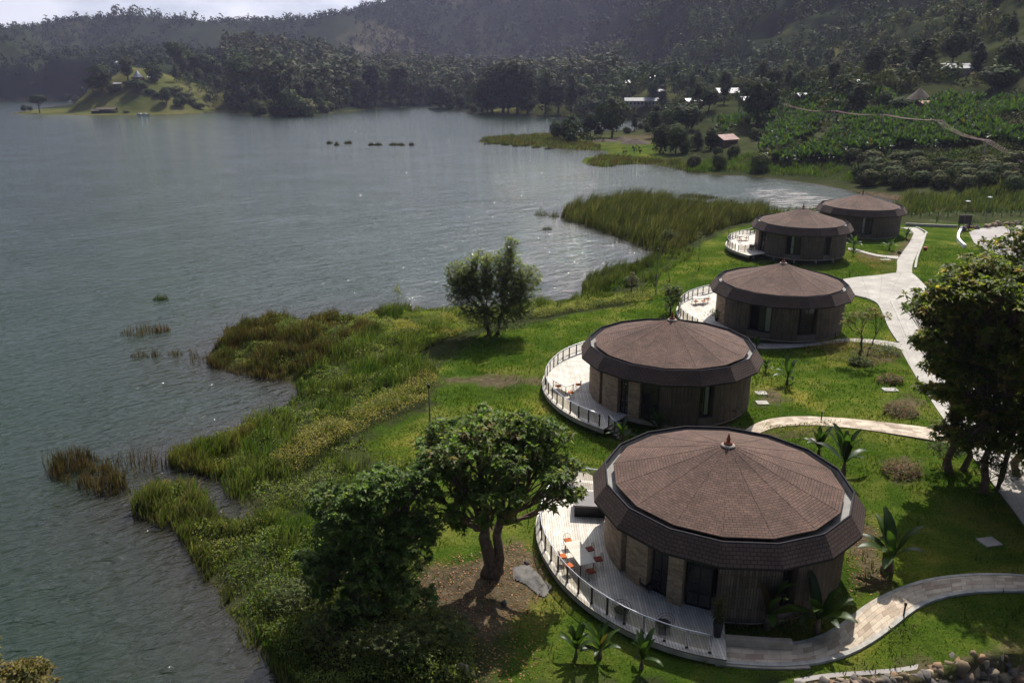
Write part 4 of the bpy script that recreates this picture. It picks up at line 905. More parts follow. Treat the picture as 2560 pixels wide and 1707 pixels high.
chair_at(0, c9, 680, 1120, tcen + d_ * .2, 'red-cushioned chair on the house side of the long table, by its shaded end', 'maroon')
chair_at(0, c9, 585, 1010, tcen - d_ * .2, 'red-cushioned chair on the house side of the long table, by the shadow edge', 'maroon')
def lounge(p, rz, label):
    o = empty('lounge_chair', p, label, 'lounge chair', 'dark wicker chairs on the decks', rz)
    MB().box((0, 0, .28), (.75, .7, .16)).build('seat', M['wicker'], o, bevel=.04); MB().box((-.36, 0, .62), (.14, .7, .7), 0, -.25).build('backrest', M['wicker'], o, bevel=.04)
    for s in (-1, 1): MB().box((0, s * .38, .42), (.7, .09, .3)).build('armrest', M['wicker'], o, bevel=.02)
    for a in (-1, 1):
        for b in (-1, 1): MB().lathe([(.02, 0), (.025, .2)], 8, (a * .3, b * .28, 0)).build('leg', M['black_metal'], o)
    return o
q = onfloor(c9, 1080, 1270, 0); lounge(q, R(250), 'dark wicker lounge chair between two stone piers, beside the sliding window')
q = onfloor(c9, 1230, 1440, 0); lounge(q, R(215), 'dark wicker lounge chair in front of the middle stone pier')
def hoop(p, rz, label):
    o = empty('hoop_chair', p, label, 'wire lounge chair', 'round wire chairs by the curved railing', rz); mb = MB()
    for k, r_ in enumerate((.5, .38, .26)): mb.tube([(-.1 - .25 * (1 - r_ / .5), r_ * math.cos(t), .72 + r_ * math.sin(t)) for t in np.linspace(0, 2 * PI, 25)], .012, 5)
    for t in np.linspace(0, PI, 9)[:-1]: mb.tube([(-.1, .5 * math.cos(t), .72 + .5 * math.sin(t)), (-.34, 0, .72), (-.1, -.5 * math.cos(t), .72 - .5 * math.sin(t))], .006, 4)
    mb.build('backrest', M['black_metal'], o, True); MB().lathe([(.02, .36), (.36, .36), (.38, .4), (.34, .43), (.02, .44)], 18, (.15, 0, 0)).build('seat', M['wicker'], o, True)
    for a in (-1, 1):
        for b in (-1, 1): MB().tube([(.15 + a * .2, b * .22, .37), (.15 + a * .3, b * .3, 0)], .012, 6).build('leg', M['black_metal'], o)
    return o
q = onfloor(c1, 735, 1185, 0); hoop(q, R(80), 'round wire-backed chair in shade by the handrail, nearer the table')
q = onfloor(c1, 985, 1265, 0); hoop(q, R(95), 'round wire-backed chair in shade by the handrail end')
# kettle grill
q = onfloor(c9, 408, 290, 0); o_ = empty('kettle_grill', q, 'black egg-shaped charcoal grill at the corner of the sunlit deck', 'grill')
MB().lathe([(.02, .42), (.2, .48), (.3, .62), (.31, .72)], 18).build('bowl', M['black_metal'], o_, True); MB().lathe([(.315, .725), (.3, .86), (.2, .98), (.06, 1.03), (.05, 1.12), (.09, 1.18), (.07, 1.32), (.01, 1.33)], 18).build('lid', M['black_metal'], o_, True)
for a in range(3): MB().tube([(.15 * math.cos(a * 2.09), .15 * math.sin(a * 2.09), .46), (.3 * math.cos(a * 2.09), .3 * math.sin(a * 2.09), 0)], .015, 6).build('leg', M['black_metal'], o_, True)
# hot tub with cover
hc = [at(*c9(x, y), FLOOR[0] + .85) for x, y in ((440, 385), (615, 395), (665, 540), (480, 530))]; hcc = sum(hc) / 4
o_ = empty('hot_tub', (hcc[0] + .25, hcc[1] - .05, FLOOR[0] + .03), 'square hot tub under a grey cover on the back corner of the deck', 'hot tub', rz=R(-6))
MB().box((0, 0, .36), (2.0, 1.75, .72)).build('cabinet', M['frame'], o_, bevel=.03); MB().box((0, 0, .78), (2.12, 1.88, .12)).build('cover', M['tubcover'], o_, bevel=.04)
# furniture of the farther decks
q = (at(*c2(330, 705), FLOOR[1] + .78) + at(*c2(470, 772), FLOOR[1] + .78)) / 2; q2 = q + np.array([-.35, .45, 0]); t2 = table((q2[0], q2[1], FLOOR[1] + .03), rzT + .25, 2.0, .95, 'pale table on the second deck, blown bright in the sun near the shade line')
chair_at(1, c2, 320, 755, q2, 'orange-cushioned wire chair at the rail side of the second deck table')
chair_at(1, c2, 428, 808, q2, 'orange-cushioned wire chair at the shaded end of the second deck table')
chair_at(1, c2, 490, 742, q2, 'gold wire chair on the house side of the second deck table')
q = at(*c3(305, 1018), FLOOR[2] + .78); table((q[0], q[1], FLOOR[2] + .03), R(20), 1.9, .95, 'small slatted table on the sunlit deck of the middle cottage')
chair_at(2, c3, 268, 1052, q, 'orange-cushioned chair at the rail side of the middle cottage table'); chair_at(2, c3, 330, 1050, q, 'orange-cushioned chair facing the railing gap on the middle cottage deck'); chair_at(2, c3, 365, 1030, q, 'orange-cushioned chair on the house side of the middle cottage table')
q = at(*c3(665, 500), FLOOR[3] + .78); table((q[0], q[1], FLOOR[3] + .03), R(10), 1.8, .95, 'small pale table on the deck of the stilted cottage')
chair_at(3, c3, 640, 530, q, 'wire chair at the rail side of the stilted cottage table'); chair_at(3, c3, 690, 520, q, 'wire chair on the house side of the stilted cottage table')
q = onfloor(c3, 735, 612, 3); lo = lounge(q, R(160), 'wicker armchair at the railing end of the stilted cottage deck'); lo['group'] = 'dark wicker chairs on the decks'
# ------------------------------------------------------------------ plants
def unit(a): return a / np.maximum(np.linalg.norm(a, axis=-1, keepdims=True), 1e-9)
class Veg:
    def __init__(s): s.V = []; s.Q = []; s.T = []; s.C = []; s.n = 0
    def add(s, v, q, c, tri=None):
        if q is not None: s.Q.append(q + s.n)
        if tri is not None: s.T.append(tri + s.n)
        s.V.append(v); s.C.append(c); s.n += len(v)
    def cards(s, P, D, U, L, W, col, droop=0.0):
        """diamond leaves: P base, D direction, U up-ish normal"""
        D = unit(D); S_ = unit(np.cross(D, U)); Nn = np.cross(S_, D); n = len(P); L = np.broadcast_to(L, n)[:, None]; W = np.broadcast_to(W, n)[:, None]
        mid = P + D * L * .5 + Nn * L * .08; tip = P + D * L - np.array([0, 0, 1]) * L * droop
        v = np.stack([P, mid + S_ * W * .5, tip, mid - S_ * W * .5], 1).reshape(-1, 3)
        q = np.arange(n * 4).reshape(n, 4); s.add(v, q, np.repeat(col, 4, 0))
    def blades(s, P, H, lean, W, col, coltip=None):
        """grass blades: two segments bending over"""
        n = len(P); a = RNG.uniform(0, 2 * PI, n); sd_ = np.stack([np.cos(a), np.sin(a), np.zeros(n)], 1) * W[:, None] * .5
        up = np.array([0, 0, 1.0]); m = P + up * H[:, None] * .55 + lean * .3; t = P + up * H[:, None] * .95 + lean
        v = np.stack([P - sd_, P + sd_, m + sd_ * .8, m - sd_ * .8, t], 1).reshape(-1, 3); b = np.arange(n)[:, None] * 5
        ct = col if coltip is None else coltip
        c = np.stack([col * .9, col * .9, col, col, ct], 1).reshape(-1, 3)
        s.add(v, b + np.array([0, 1, 2, 3]), c, b + np.array([3, 2, 4]))
    def mesh(s, name):
        F = []
        if s.Q: F.append(np.concatenate(s.Q))
        if s.T: F.append(np.concatenate(s.T))
        return mesh_np(name, np.concatenate(s.V), F, np.concatenate(s.C))
def colmix(n, cols, w=None, var=.25, g=RNG):
    c = np.array(cols)[g.choice(len(cols), n, p=w)]; return c * g.uniform(1 - var, 1 + var, (n, 1)) * g.uniform(.93, 1.07, (n, 3))
def sph(n, g, up=0.0):
    d = unit(g.normal(size=(n, 3))); d[:, 2] += up; return unit(d)
def tips_in(blobs, n, g, shell=.72, lower=.15):
    w = np.array([b[3] * b[4] * b[5] for b in blobs]) ** .67; w /= w.sum(); k = g.choice(len(blobs), n, p=w); B = np.array(blobs, float)[k]
    d = sph(n, g); flip = (d[:, 2] < -.2) & (g.random(n) > lower); d[flip, 2] *= -1
    r = g.uniform(shell, 1.0, n); inner = g.random(n) < .22; r[inner] = g.uniform(.25, .75, inner.sum())
    return B[:, :3] + d * B[:, 3:6] * r[:, None]
def lumpy(blobs, g, k=6):
    out = []
    for b in blobs:
        out.append((b[0], b[1], b[2], b[3] * .6, b[4] * .6, b[5] * .6))
        for _ in range(k):
            d = sph(1, g)[0]; d[2] = abs(d[2]) * .9 - .15 if g.random() < .75 else d[2]; r = g.uniform(.3, .5); out.append((b[0] + d[0] * b[3] * .72, b[1] + d[1] * b[4] * .72, b[2] + d[2] * b[5] * .78, b[3] * r, b[4] * r, b[5] * r * .85))
    return out
def skeleton(tips, base_top, r0, nlimb, g, foot=None, foot_r=None, rmin=.012, lift=.25):
    """tubes joining every tip to the trunk through limbs and branches"""
    mb = MB(); bt = np.array(base_top, float)
    ends = tips[g.choice(len(tips), nlimb, replace=False)]; ends = bt + (ends - bt) * .72
    for _ in range(3):
        a = np.argmin(((tips[:, None] - ends[None]) ** 2).sum(2), 1)
        for k in range(nlimb):
            if (a == k).any(): ends[k] = ends[k] * .4 + .6 * (bt + (tips[a == k].mean(0) - bt) * .8)
    a = np.argmin(((tips[:, None] - ends[None]) ** 2).sum(2), 1)
    def curve(p, q, n, sag):
        t = np.linspace(0, 1, n)[:, None]; c = p + (q - p) * t; c[:, 2] += sag * np.sin(PI * t[:, 0]); c[1:-1] += g.normal(size=(n - 2, 3)) * np.linalg.norm(q - p) * .03; return c
    for k in range(nlimb):
        L = np.linalg.norm(ends[k] - bt); c = curve(bt, ends[k], 6, -L * lift * .3); rl = r0 * .55; mb.tube(c, np.linspace(rl, rl * .35, 6), 7)
        own = np.where(a == k)[0]; 
        if not len(own): continue
        ns = max(1, len(own) // 7); sub = tips[g.choice(own, ns, replace=False)]; sa = np.argmin(((tips[own][:, None] - sub[None]) ** 2).sum(2), 1)
        for j in range(ns):
            st = c[min(5, int(g.uniform(2, 6)))]; grp = own[sa == j]
            if not len(grp): continue
            m_ = tips[grp].mean(0); e = st + (m_ - st) * .75; cc = curve(st, e, 4, 0); mb.tube(cc, np.linspace(rl * .33, rl * .16, 4), 5, False)
            for t_ in grp: mb.tube([cc[3 if g.random() < .6 else 2], tips[t_] * .5 + cc[3] * .5 + g.normal(size=3) * .05, tips[t_]], [rl * .14, rl * .09, rmin], 3, False)
    if foot is not None:
        f = np.array(foot, float); c = curve(f, bt, 6, 0); rr = foot_r or r0; mb.tube(c, np.linspace(rr * 1.25, r0 * .8, 6) * np.array([1.25, 1, .95, .95, 1, 1]), 10)
    return mb
def rosette_tree(name, loc, label, cat, blobs, ntips, trunks, cols, leafL=.28, k=9, seed=1, r0=.22, nlimb=9, bark='bark', lower=.15, extra=None, mat='leaf', w=None, group=None, leafW=.42, shell=.72):
    g = np.random.default_rng(seed); o = empty(name, loc, label, cat, group); blobs = lumpy(blobs, g) if ntips > 280 and mat == 'leaf' else blobs; tips = tips_in(blobs, ntips, g, shell, lower)
    near = np.argmin(((tips[:, None, :2] - np.array([t[1][:2] for t in trunks])[None]) ** 2).sum(2), 1) if len(trunks) > 1 else np.zeros(len(tips), int)
    tk = MB()
    for i, (ft, tp_, rad) in enumerate(trunks):
        own = tips[near == i]
        if len(own) < nlimb + 2: own = tips
        m_ = skeleton(own, tp_, rad, nlimb, g, ft, rad); n0 = len(tk.v); tk.v += m_.v; tk.f += [tuple(q + n0 for q in f) for f in m_.f]; tk.uv += m_.uv
    tk.build('trunk', M[bark], o, True)
    vg = Veg(); n = len(tips); P = np.repeat(tips, k, 0); az = g.uniform(0, 2 * PI, n)[:, None] + np.arange(k) * 2 * PI / k + g.normal(size=(n, k)) * .25; el = g.uniform(-.3, 1.15, (n, k))
    D = np.stack([np.cos(az) * np.cos(el), np.sin(az) * np.cos(el), np.sin(el)], -1).reshape(-1, 3); tc0 = colmix(n, cols, w, .3, g); col = np.repeat(tc0, k, 0) * g.uniform(.75, 1.25, (n * k, 1))
    L = g.uniform(.6, 1.15, n * k) * leafL; vg.cards(P + g.normal(size=P.shape) * leafL * .1, D, np.tile([0, 0, 1.0], (n * k, 1)) + g.normal(size=P.shape) * .25, L, L * leafW, col, .3)
    if extra: extra(vg, tips, g)
    link('crown', vg.mesh('crown'), o, M[mat]); return o
GREEN = [(.05, .095, .022), (.08, .125, .035), (.035, .065, .018), (.11, .14, .05)]
OLIVE = [(.075, .09, .03), (.11, .12, .045), (.05, .06, .02), (.14, .12, .06)]
DARK = [(.03, .05, .018), (.045, .07, .022), (.06, .085, .03)]
# the spreading tree in front of the first deck
p0 = G(1128, 1318); 
rosette_tree('spreading_tree', p0, 'broad spreading tree with bare branches showing, beside the curved deck of the nearest cottage', 'tree',
    [(-.6, .3, 8.3, 3.4, 3.0, 2.1), (1.9, .2, 7.9, 2.7, 2.5, 1.9), (-2.9, .2, 7.0, 2.2, 2.2, 2.0), (3.7, -.4, 6.5, 1.8, 1.8, 1.2), (.6, -.5, 5.6, 3.0, 2.4, 1.7), (4.1, -.6, 5.0, 1.5, 1.3, .9), (-2.2, -.4, 5.0, 2.1, 1.8, 1.6)], 1250,
    [((-.12, 0, -.2), (-.25, .1, 3.0), .38), ((.32, .15, -.2), (.5, .3, 3.2), .3)], [(.06, .105, .03), (.095, .13, .05), (.04, .07, .02), (.2, .09, .04), (.12, .11, .06)], .37, 15, 11, w=[.4, .32, .25, 0, .03], nlimb=9, bark='bark_pale', lower=.3, shell=.62)
p1 = G(880, 1395)
rosette_tree('leafy_tree', p1, 'dense round leafy tree reaching the ground at the marsh edge, foreground beside the spreading tree', 'tree',
    [(0, .6, 6.2, 2.9, 2.6, 2.1), (-2.2, .2, 4.6, 2.2, 2.2, 2.3), (1.9, .6, 6.9, 2.1, 1.9, 1.6), (-.6, -.3, 3.4, 3.0, 2.4, 2.5), (1.9, 0, 3.8, 1.9, 1.9, 2.2), (-3.2, 0, 2.6, 1.7, 1.7, 1.8), (0, -.4, 1.6, 3.4, 2.6, 1.7)], 1900,
    [((0, 0, -.2), (.1, .1, 2.6), .26)], [(.055, .1, .03), (.085, .13, .045), (.035, .065, .02), (.22, .1, .04)], .33, 14, 12, w=[.41, .33, .26, 0], nlimb=10, lower=.6)
# big trees over the drive
BT = [((2192, 1085), 14.6, 30, 'leafy tree over the drive whose low boughs reach out across the concrete'), ((2270, 1132), 16.4, 31, 'tall many-leaved tree over the drive, its crown spreading toward the cottages'), ((2350, 1095), 17.4, 32, 'tall leafy tree over the drive, behind the crown that reaches the cottages'), ((2440, 1200), 16.5, 33, 'tall leafy tree at the picture edge casting shade on the stone-paved path'), ((2560, 1330), 15.5, 34, 'tall leafy tree just past the picture edge shading the dry stone wall'), ((2470, 1420), 11.5, 35, 'shorter leafy tree past the picture edge over the lower lawn')]
for k_, (xy, H_, sd2, lb) in enumerate(BT):
    p = G(*xy); s2 = H_ / 16.0
    bl = [(-1.2, .4, 14.2, 3.6, 3.4, 2.2), (1.8, .6, 14.4, 3.3, 3.2, 2.1), (-3.4, .2, 11.6, 2.5, 2.8, 1.7), (2.8, 0, 11.4, 3.0, 3.0, 2.0), (-.4, -.4, 10.2, 3.6, 3.2, 2.6), (-3.2, -.4, 8.3, 2.0, 2.1, 1.2), (1.6, -.4, 7.6, 3.1, 2.8, 2.0), (-1.2, -.3, 5.8, 2.3, 2.0, 1.5), (-4.6, .2, 13.0, 2.3, 2.4, 1.5), (-5.0, 0, 10.2, 1.7, 1.9, 1.2), (-3.8, -.3, 6.8, 1.6, 1.7, 1.0), (.8, -.3, 4.6, 2.6, 2.2, 1.3), (-1.5, -.6, 3.6, 2.0, 1.6, 1.2), (2.0, -.6, 3.2, 2.0, 1.6, 1.3)]
    if k_ == 0: bl = [(x * .82 + .3, y, z, a * .9, b2 * .9, c * .9) for x, y, z, a, b2, c in bl]
    if k_ >= 3: bl = [(x + 1.0, y, z, a, b2, c) for x, y, z, a, b2, c in bl] + [(2.5, -1, 4.5, 2.5, 2.2, 1.6)]
    rosette_tree('drive_tree', p, lb, 'tree', [tuple(q * s2 for q in b3) for b3 in bl + [(-2.6, -.5, 9.6, 2.4, 2.0, 1.6), (0, -.6, 8.2, 3.0, 2.0, 1.5)]], 2700, [((-.3, 0, -.3), (-.8, .2, 6.0 * s2), .21), ((.7, .3, -.3), (1.2, .3, 6.4 * s2), .17)], [(.06, .09, .022), (.1, .12, .035), (.04, .06, .016), (.16, .14, .055)], .44, 12, sd2, w=[.4, .26, .24, .1], nlimb=10, bark='bark_pale', lower=.4, group='tall trees over the drive', shell=.6)
# bright tree at the water's edge
p2 = G(1129, 770)
rosette_tree('lakeside_tree', p2, 'airy willow-like tree standing alone at the lake edge, sunlit against the water', 'tree',
    [(-3.2, 0, 6.9, 2.0, 1.9, 1.6), (-.9, .3, 7.9, 2.3, 2.1, 1.6), (1.6, .2, 8.0, 2.0, 2.0, 1.9), (2.2, 0, 10.0, 1.0, 1.0, 1.2), (3.9, 0, 6.2, 1.9, 1.9, 1.9), (-3.4, 0, 4.4, 1.6, 1.5, 1.3), (.4, -.3, 5.0, 2.8, 2.2, 2.0), (3.0, -.3, 3.2, 2.0, 1.7, 1.7), (.8, -.3, 2.0, 3.4, 2.0, 1.9), (-1.8, -.2, 2.6, 2.2, 1.6, 1.5), (2.4, 0, 4.4, 2.6, 1.9, 1.8), (-3.0, 0, 5.6, 2.0, 1.7, 1.5), (-1.6, 0, 6.0, 2.4, 1.8, 2.0), (1.8, .3, 5.8, 2.6, 2.0, 2.0)], 3600,
    [((-.3, 0, -.2), (-.6, 0, 2.6), .22), ((.5, .1, -.2), (1.2, .1, 2.8), .2)], [(.15, .17, .075), (.1, .125, .05), (.065, .08, .03)], .3, 10, 21, nlimb=11, lower=.7, leafW=.36, shell=.5, mat='leaf_pale')
# tree top in the near corner
p3 = at(48 * VS, 1545 * VS, 6.5); p3[2] = gz(p3[0], p3[1] - 1.5)
rosette_tree('shore_tree', (p3[0] - .6, p3[1] - .6, p3[2]), 'olive-green tree top rising into the bottom corner over the water', 'tree',
    [(-.6, .2, 7.2 - p3[2], 1.3, 1.3, 1.0), (1.0, .1, 6.6 - p3[2], .9, .9, .8), (-.2, 0, 5.6 - p3[2], 2.6, 1.9, 1.3)], 1100, [((0, 0, -.2), (0, 0, 3.2), .2)], [(.075, .075, .028), (.055, .06, .022), (.11, .1, .045)], .2, 9, 22, nlimb=8, lower=.5)
# two-stemmed young tree and other small garden trees
p4 = S(c4, 440, 800); 
rosette_tree('young_tree', p4, 'two-stemmed young tree with thin olive crown on the lawn by the middle path', 'tree',
    [(-.9, 0, 4.5, 1.5, 1.3, .9), (1.3, .1, 4.2, 1.0, 1.0, .8), (-1.9, -.1, 3.7, .8, .8, .5), (.2, 0, 5.0, 1.0, 1.0, .5), (-.2, 0, .6, .9, .8, .7)], 300, [((-.2, 0, -.1), (-.5, 0, 2.6), .09), ((.5, .1, -.1), (1.0, .1, 2.5), .07)], OLIVE, .2, 8, 23, r0=.1, nlimb=5)
p5 = G(1540, 722)
rosette_tree('round_shrub', p5, 'dark round bushy tree beside the third cottage deck railing', 'tree', [(0, 0, 2.1, 1.5, 1.5, 1.9)], 420, [((0, 0, 0), (0, 0, 1), .1)], DARK + [(.09, .12, .04)], .22, 9, 24, nlimb=6, lower=.7)
p6 = G(1603, 622); rosette_tree('sapling', p6, 'tall thin sapling with sparse crown on the bright lawn by the reeds', 'tree', [(0, 0, 4.3, .9, .8, 1.6)], 60, [((0, 0, 0), (0, 0, 3), .04)], DARK, .16, 6, 25, nlimb=4)
rosette_tree('sapling', S(crop(1300, 440, .29762), 1250, 890), 'bare crooked sapling on the lawn between reeds and lamp post', 'tree', [(-.2, 0, 1.9, .9, .8, .8)], 40, [((.1, 0, 0), (-.1, 0, 1.2), .05)], DARK, .14, 6, 26, nlimb=4)
p8 = G(915, 712); rosette_tree('sapling', p8, 'slender pale green sapling at the tip of the marsh against open water', 'tree', [(0, 0, 2.2, .45, .45, 1.3)], 70, [((0, 0, 0), (0, 0, 1.3), .04)], [(.12, .15, .06)], .16, 7, 27, nlimb=4)
p9 = S(crop(1300, 440, .29762), 935, 975); rosette_tree('dead_stump_shrub', p9, 'dark brown upright shrub among reeds near the lamp post', 'shrub', [(0, 0, 1.5, .5, .4, 1.4)], 110, [((0, 0, 0), (0, 0, 1), .08)], [(.06, .05, .03)], .16, 7, 28, nlimb=4)
for k_, (x, y, r_, h_2, lb) in enumerate(((2165, 1070, 1.7, 2.6, 'dark shrub at the foot of the drive tree with low boughs'), (2262, 1125, 1.8, 3.0, 'dark shrub between the trunks of the big drive trees'), (2335, 1080, 1.9, 3.2, 'dark shrub beside the drive at the picture edge'), (760, 1490, 2.4, 2.2, 'dark dense shrub on the lake bank below the leafy tree'), (900, 1520, 2.6, 2.4, 'dark dense shrub in deep shade below the leafy tree'), (1010, 1500, 2.0, 2.0, 'dark dense shrub between shaded herbs and fallen leaves'), (680, 1400, 1.6, 1.7, 'low shrub at the lake bank among herbs'), (1540, 560, 1.8, 2.6, 'dark leafy shrub at the reed edge on the bright lawn'), (1450, 655, 1.1, 1.4, 'small green shrub behind the dark reed strip'), (2230, 520, 1.4, 2.2, 'pale bare-twigged shrub by the low wall'))):
    rosette_tree('shrub', G(x, y), lb, 'shrub', [(0, 0, h_2 * .5, r_, r_ * .8, h_2 * .5)], int(130 + 90 * r_), [((0, 0, 0), (0, 0, .5), .05)], DARK, .18, 8, 60 + k_, nlimb=5, lower=.7)

# ------------------------------------------------------------------ enset / banana plants
def banana_mesh(seed, H=2.6, nl=9, upright=.5):
    g = np.random.default_rng(seed); vg = Veg(); hs = H * .28
    for i in range(nl):
        az = i * 2.4 + g.normal() * .3; e0 = R(g.uniform(68, 88) if i < nl * upright else g.uniform(30, 60)); L = H * g.uniform(.62, .85) * (1 if e0 > 1 else .8); Wd = H * g.uniform(.065, .1); n = 7
        t = np.linspace(0, 1, n); e = e0 - t ** 1.6 * (g.uniform(.5, 1.0) if e0 > 1 else g.uniform(.9, 1.5)); ds = L / (n - 1); rr = np.r_[0, np.cumsum(np.cos(e[:-1]) * ds)] + .04; zz = hs * g.uniform(.75, 1.0) + np.r_[0, np.cumsum(np.sin(e[:-1]) * ds)]
        w = Wd * np.clip(np.sin(PI * np.clip(t * .93 + .04, 0, 1)) ** .6, .12, 1); w[:2] *= [.25, .6]; dx, dy = math.cos(az), math.sin(az); up = .35
        c = np.stack([rr * dx, rr * dy, zz], 1); sv = np.array([-dy, dx, 0]); v = []
        for k in range(n): v += [c[k] - sv * w[k] + [0, 0, w[k] * up], c[k], c[k] + sv * w[k] + [0, 0, w[k] * up]]
        v = np.array(v) + g.normal(size=(n * 3, 3)) * .012; q = []
        for k in range(n - 1):
            b0 = k * 3; q += [[b0, b0 + 1, b0 + 4, b0 + 3], [b0 + 1, b0 + 2, b0 + 5, b0 + 4]]
        base = np.array([(.045, .09, .02), (.065, .115, .025), (.035, .07, .018)][g.integers(3)]); cc = np.tile(base, (len(v), 1)) * g.uniform(.8, 1.2); cc[1::3] *= 1.5
        if g.random() < .04: cc = np.tile([.12, .09, .04], (len(v), 1))
        vg.add(v, np.array(q), cc)
    return vg, hs
BAN = []
for s in range(5):
    vg, hs = banana_mesh(200 + s, 2.6, [12, 11, 13, 9, 12][s], [.5, .35, .6, .5, .7][s]); me = vg.mesh('leaves'); me.materials.append(M['banana'])
    tb = MB().lathe([(.16, -.1), (.15, .1), (.09, hs * .7), (.06, hs * 1.1)], 8); ob = tb.build('stem', M['bark_pale'], None, True); BAN.append((me, ob.data)); bpy.data.objects.remove(ob)
def banana(p, sc, v, rz, label, group='broad-leaved banana plants in the cottage gardens', name='banana_plant'):
    o = empty(name, p, label, 'plant', group, rz); o.scale = (sc, sc, sc)
    for nm, me in (('leaves', BAN[v][0]), ('stem', BAN[v][1])):
        c = bpy.data.objects.new(nm, me); COLL.objects.link(c); c.parent = o
    return o
BP = [(c1, 1590, 1245, 1.35, 0, 'banana plant with sunlit curled leaf tips against the nearest clad wall'), (c1, 1885, 1270, 1.3, 1, 'wide-leaved banana plant at the nearest wall, closer to the path bend'), (c1, 1895, 230, .9, 2, 'banana plant on the lawn just past the nearest roof, smaller of two'),
      (c1, 2040, 340, 1.35, 4, 'tall banana plant on the lawn just past the nearest roof, larger of two'), (c5, 680, 850, 1.45, 1, 'banana plant on bare soil between the nearest cottage and the tree shade'), (c1, 470, 1415, .7, 2, 'young banana plant on the lawn below the curved deck, first from the plastic sheet'),
      (c1, 610, 1420, .75, 0, 'young banana plant on the lawn below the curved deck, second from the plastic sheet'), (c1, 855, 1480, .75, 4, 'young banana plant below the deck rail with a yellowing leaf'), (c2, 1165, 1180, .9, 4, 'bright banana plant peeping over the nearest roof edge'), (c2, 855, 1235, .8, 3, 'low banana plant in the gap between the two front cottages'),
      (c2, 1015, 1050, 1.15, 0, 'dark banana plant against the second cottage glazed door'), (c2, 1700, 1050, 1.0, 1, 'banana plant against the second cottage clad wall by its window'), (c2, 2240, 740, 1.0, 3, 'spiky banana plant on the lawn beside the second cottage'), (c3, 1330, 1310, .95, 0, 'banana plant against the middle cottage beside its dark window'),
      (c3, 1040, 1360, .6, 2, 'small banana plant below the middle cottage wall'), (c3, 625, 1300, .6, 4, 'small bright banana plant by the second roof edge and middle cottage'), (c3, 525, 1275, .5, 2, 'tiny banana plant left of the bright one by the second roof edge'), (c3, 1590, 615, 1.0, 0, 'banana plant at the corner of the stilted cottage'),
      (c3, 1585, 670, .5, 2, 'low pale plant at the foot of the stilted cottage corner'), (c3, 1755, 510, .7, 4, 'banana plant in shade against the farthest cottage'), (c3, 1890, 620, .9, 3, 'banana plant in the middle of the small lawn before the farthest cottage'), (c3, 2030, 530, .9, 1, 'banana plant beside the drive at the farthest cottage'),
      (c3, 775, 1450, .5, 0, 'small banana plant on the path edge beside the second roof'), (c2, 1985, 440, .5, 4, 'small bright plant at the second cottage rim beside the path'), (c2, 2060, 640, .5, 2, 'small leafy plant in the lawn beside the second cottage'), (c3, 2280, 410, .7, 3, 'pale spiky plant beside the low wall'),]
for k_, (cr_, x, y, sc, v, lb) in enumerate(BP):
    p = S(cr_, x, y); banana(p, sc, v, k_ * 1.3, lb)
g = np.random.default_rng(5); 
for k_ in range(14):
    x = 2080 + k_ * 21; p = G(x, 497 + (k_ % 3) * 3); banana(p + np.array([0, 1.5, 0]), .45, k_ % 5, k_ * 2., ['small bright banana seedling in the row behind the low wall', 'small bright banana seedling in the row above the parking area boulders'][x > 2215], 'row of bright banana seedlings beyond the walls')
# potted plants
def potted(p, label, h=1.5, r=.28, ph=.6, cols=DARK, spread=.45, seed=1):
    o = empty('potted_plant', p, label, 'potted plant', 'potted plants on the decks'); MB().lathe([(r * .7, 0), (r, ph * .7), (r, ph), (r * .88, ph), (r * .85, ph - .06)], 16).build('pot', M['pot'], o, True)
    g = np.random.default_rng(seed); vg = Veg(); n = 420; P = np.stack([g.normal(size=n) * spread * .5, g.normal(size=n) * spread * .5, ph + g.uniform(0, h - ph, n)], 1); vg.cards(P, sph(n, g, .3), sph(n, g, 1), .2, .07, colmix(n, cols, None, .3, g), .2); link('foliage', vg.mesh('foliage'), o, M['leaf']); return o
potted(onfloor(c1, 1300, 1290, 0), 'tall dark potted plant at the end of the nearest railing', 2.2, .25, .9, [(.05, .04, .02), (.03, .045, .02)], .3, 1)
potted(onfloor(c2, 840, 930, 1), 'bushy potted plant at the end of the second cottage terrace', 1.8, .3, .6, DARK, .9, 2)
potted(onfloor(c2, 735, 865, 1), 'round dark wicker planter between piers of the second cottage', .8, .42, .7, DARK, .3, 3)
potted(onfloor(c3, 445, 1215, 2), 'bushy dark potted plant on the middle cottage deck corner', 1.3, .3, .55, DARK, .9, 4)

# ------------------------------------------------------------------ flower-bed shrubs
beds = [(crop(1960, 540, .4464), 595, 930, 1.3, 'brown mounded shrub bed by the concrete lid'), (crop(1960, 540, .4464), 650, 1105, 1.6, 'reddish-brown leafy shrub in its dug bed below the two-stemmed tree'), (c5, 755, 215, 1.5, 'brownish round shrub at the edge of the deep tree shade'), (crop(1960, 540, .4464), 560, 770, 1.8, 'dark shrub clump under the two-stemmed tree, drive side'), (crop(1960, 540, .4464), 420, 830, 1.1, 'dark shrub at the foot of the two-stemmed tree')]
for k_, (cr_, x, y, r_, lb) in enumerate(beds):
    rosette_tree('garden_shrub', S(cr_, x, y), lb, 'shrub', [(0, 0, .3, r_, r_ * .75, .45)], 260, [((0, 0, 0), (0, 0, .3), .03)], [(.08, .055, .032), (.035, .05, .015), (.1, .07, .045)] if k_ < 3 else DARK, .17, 7, 70 + k_, nlimb=5, lower=.8, group='shrubs in the dug garden beds')
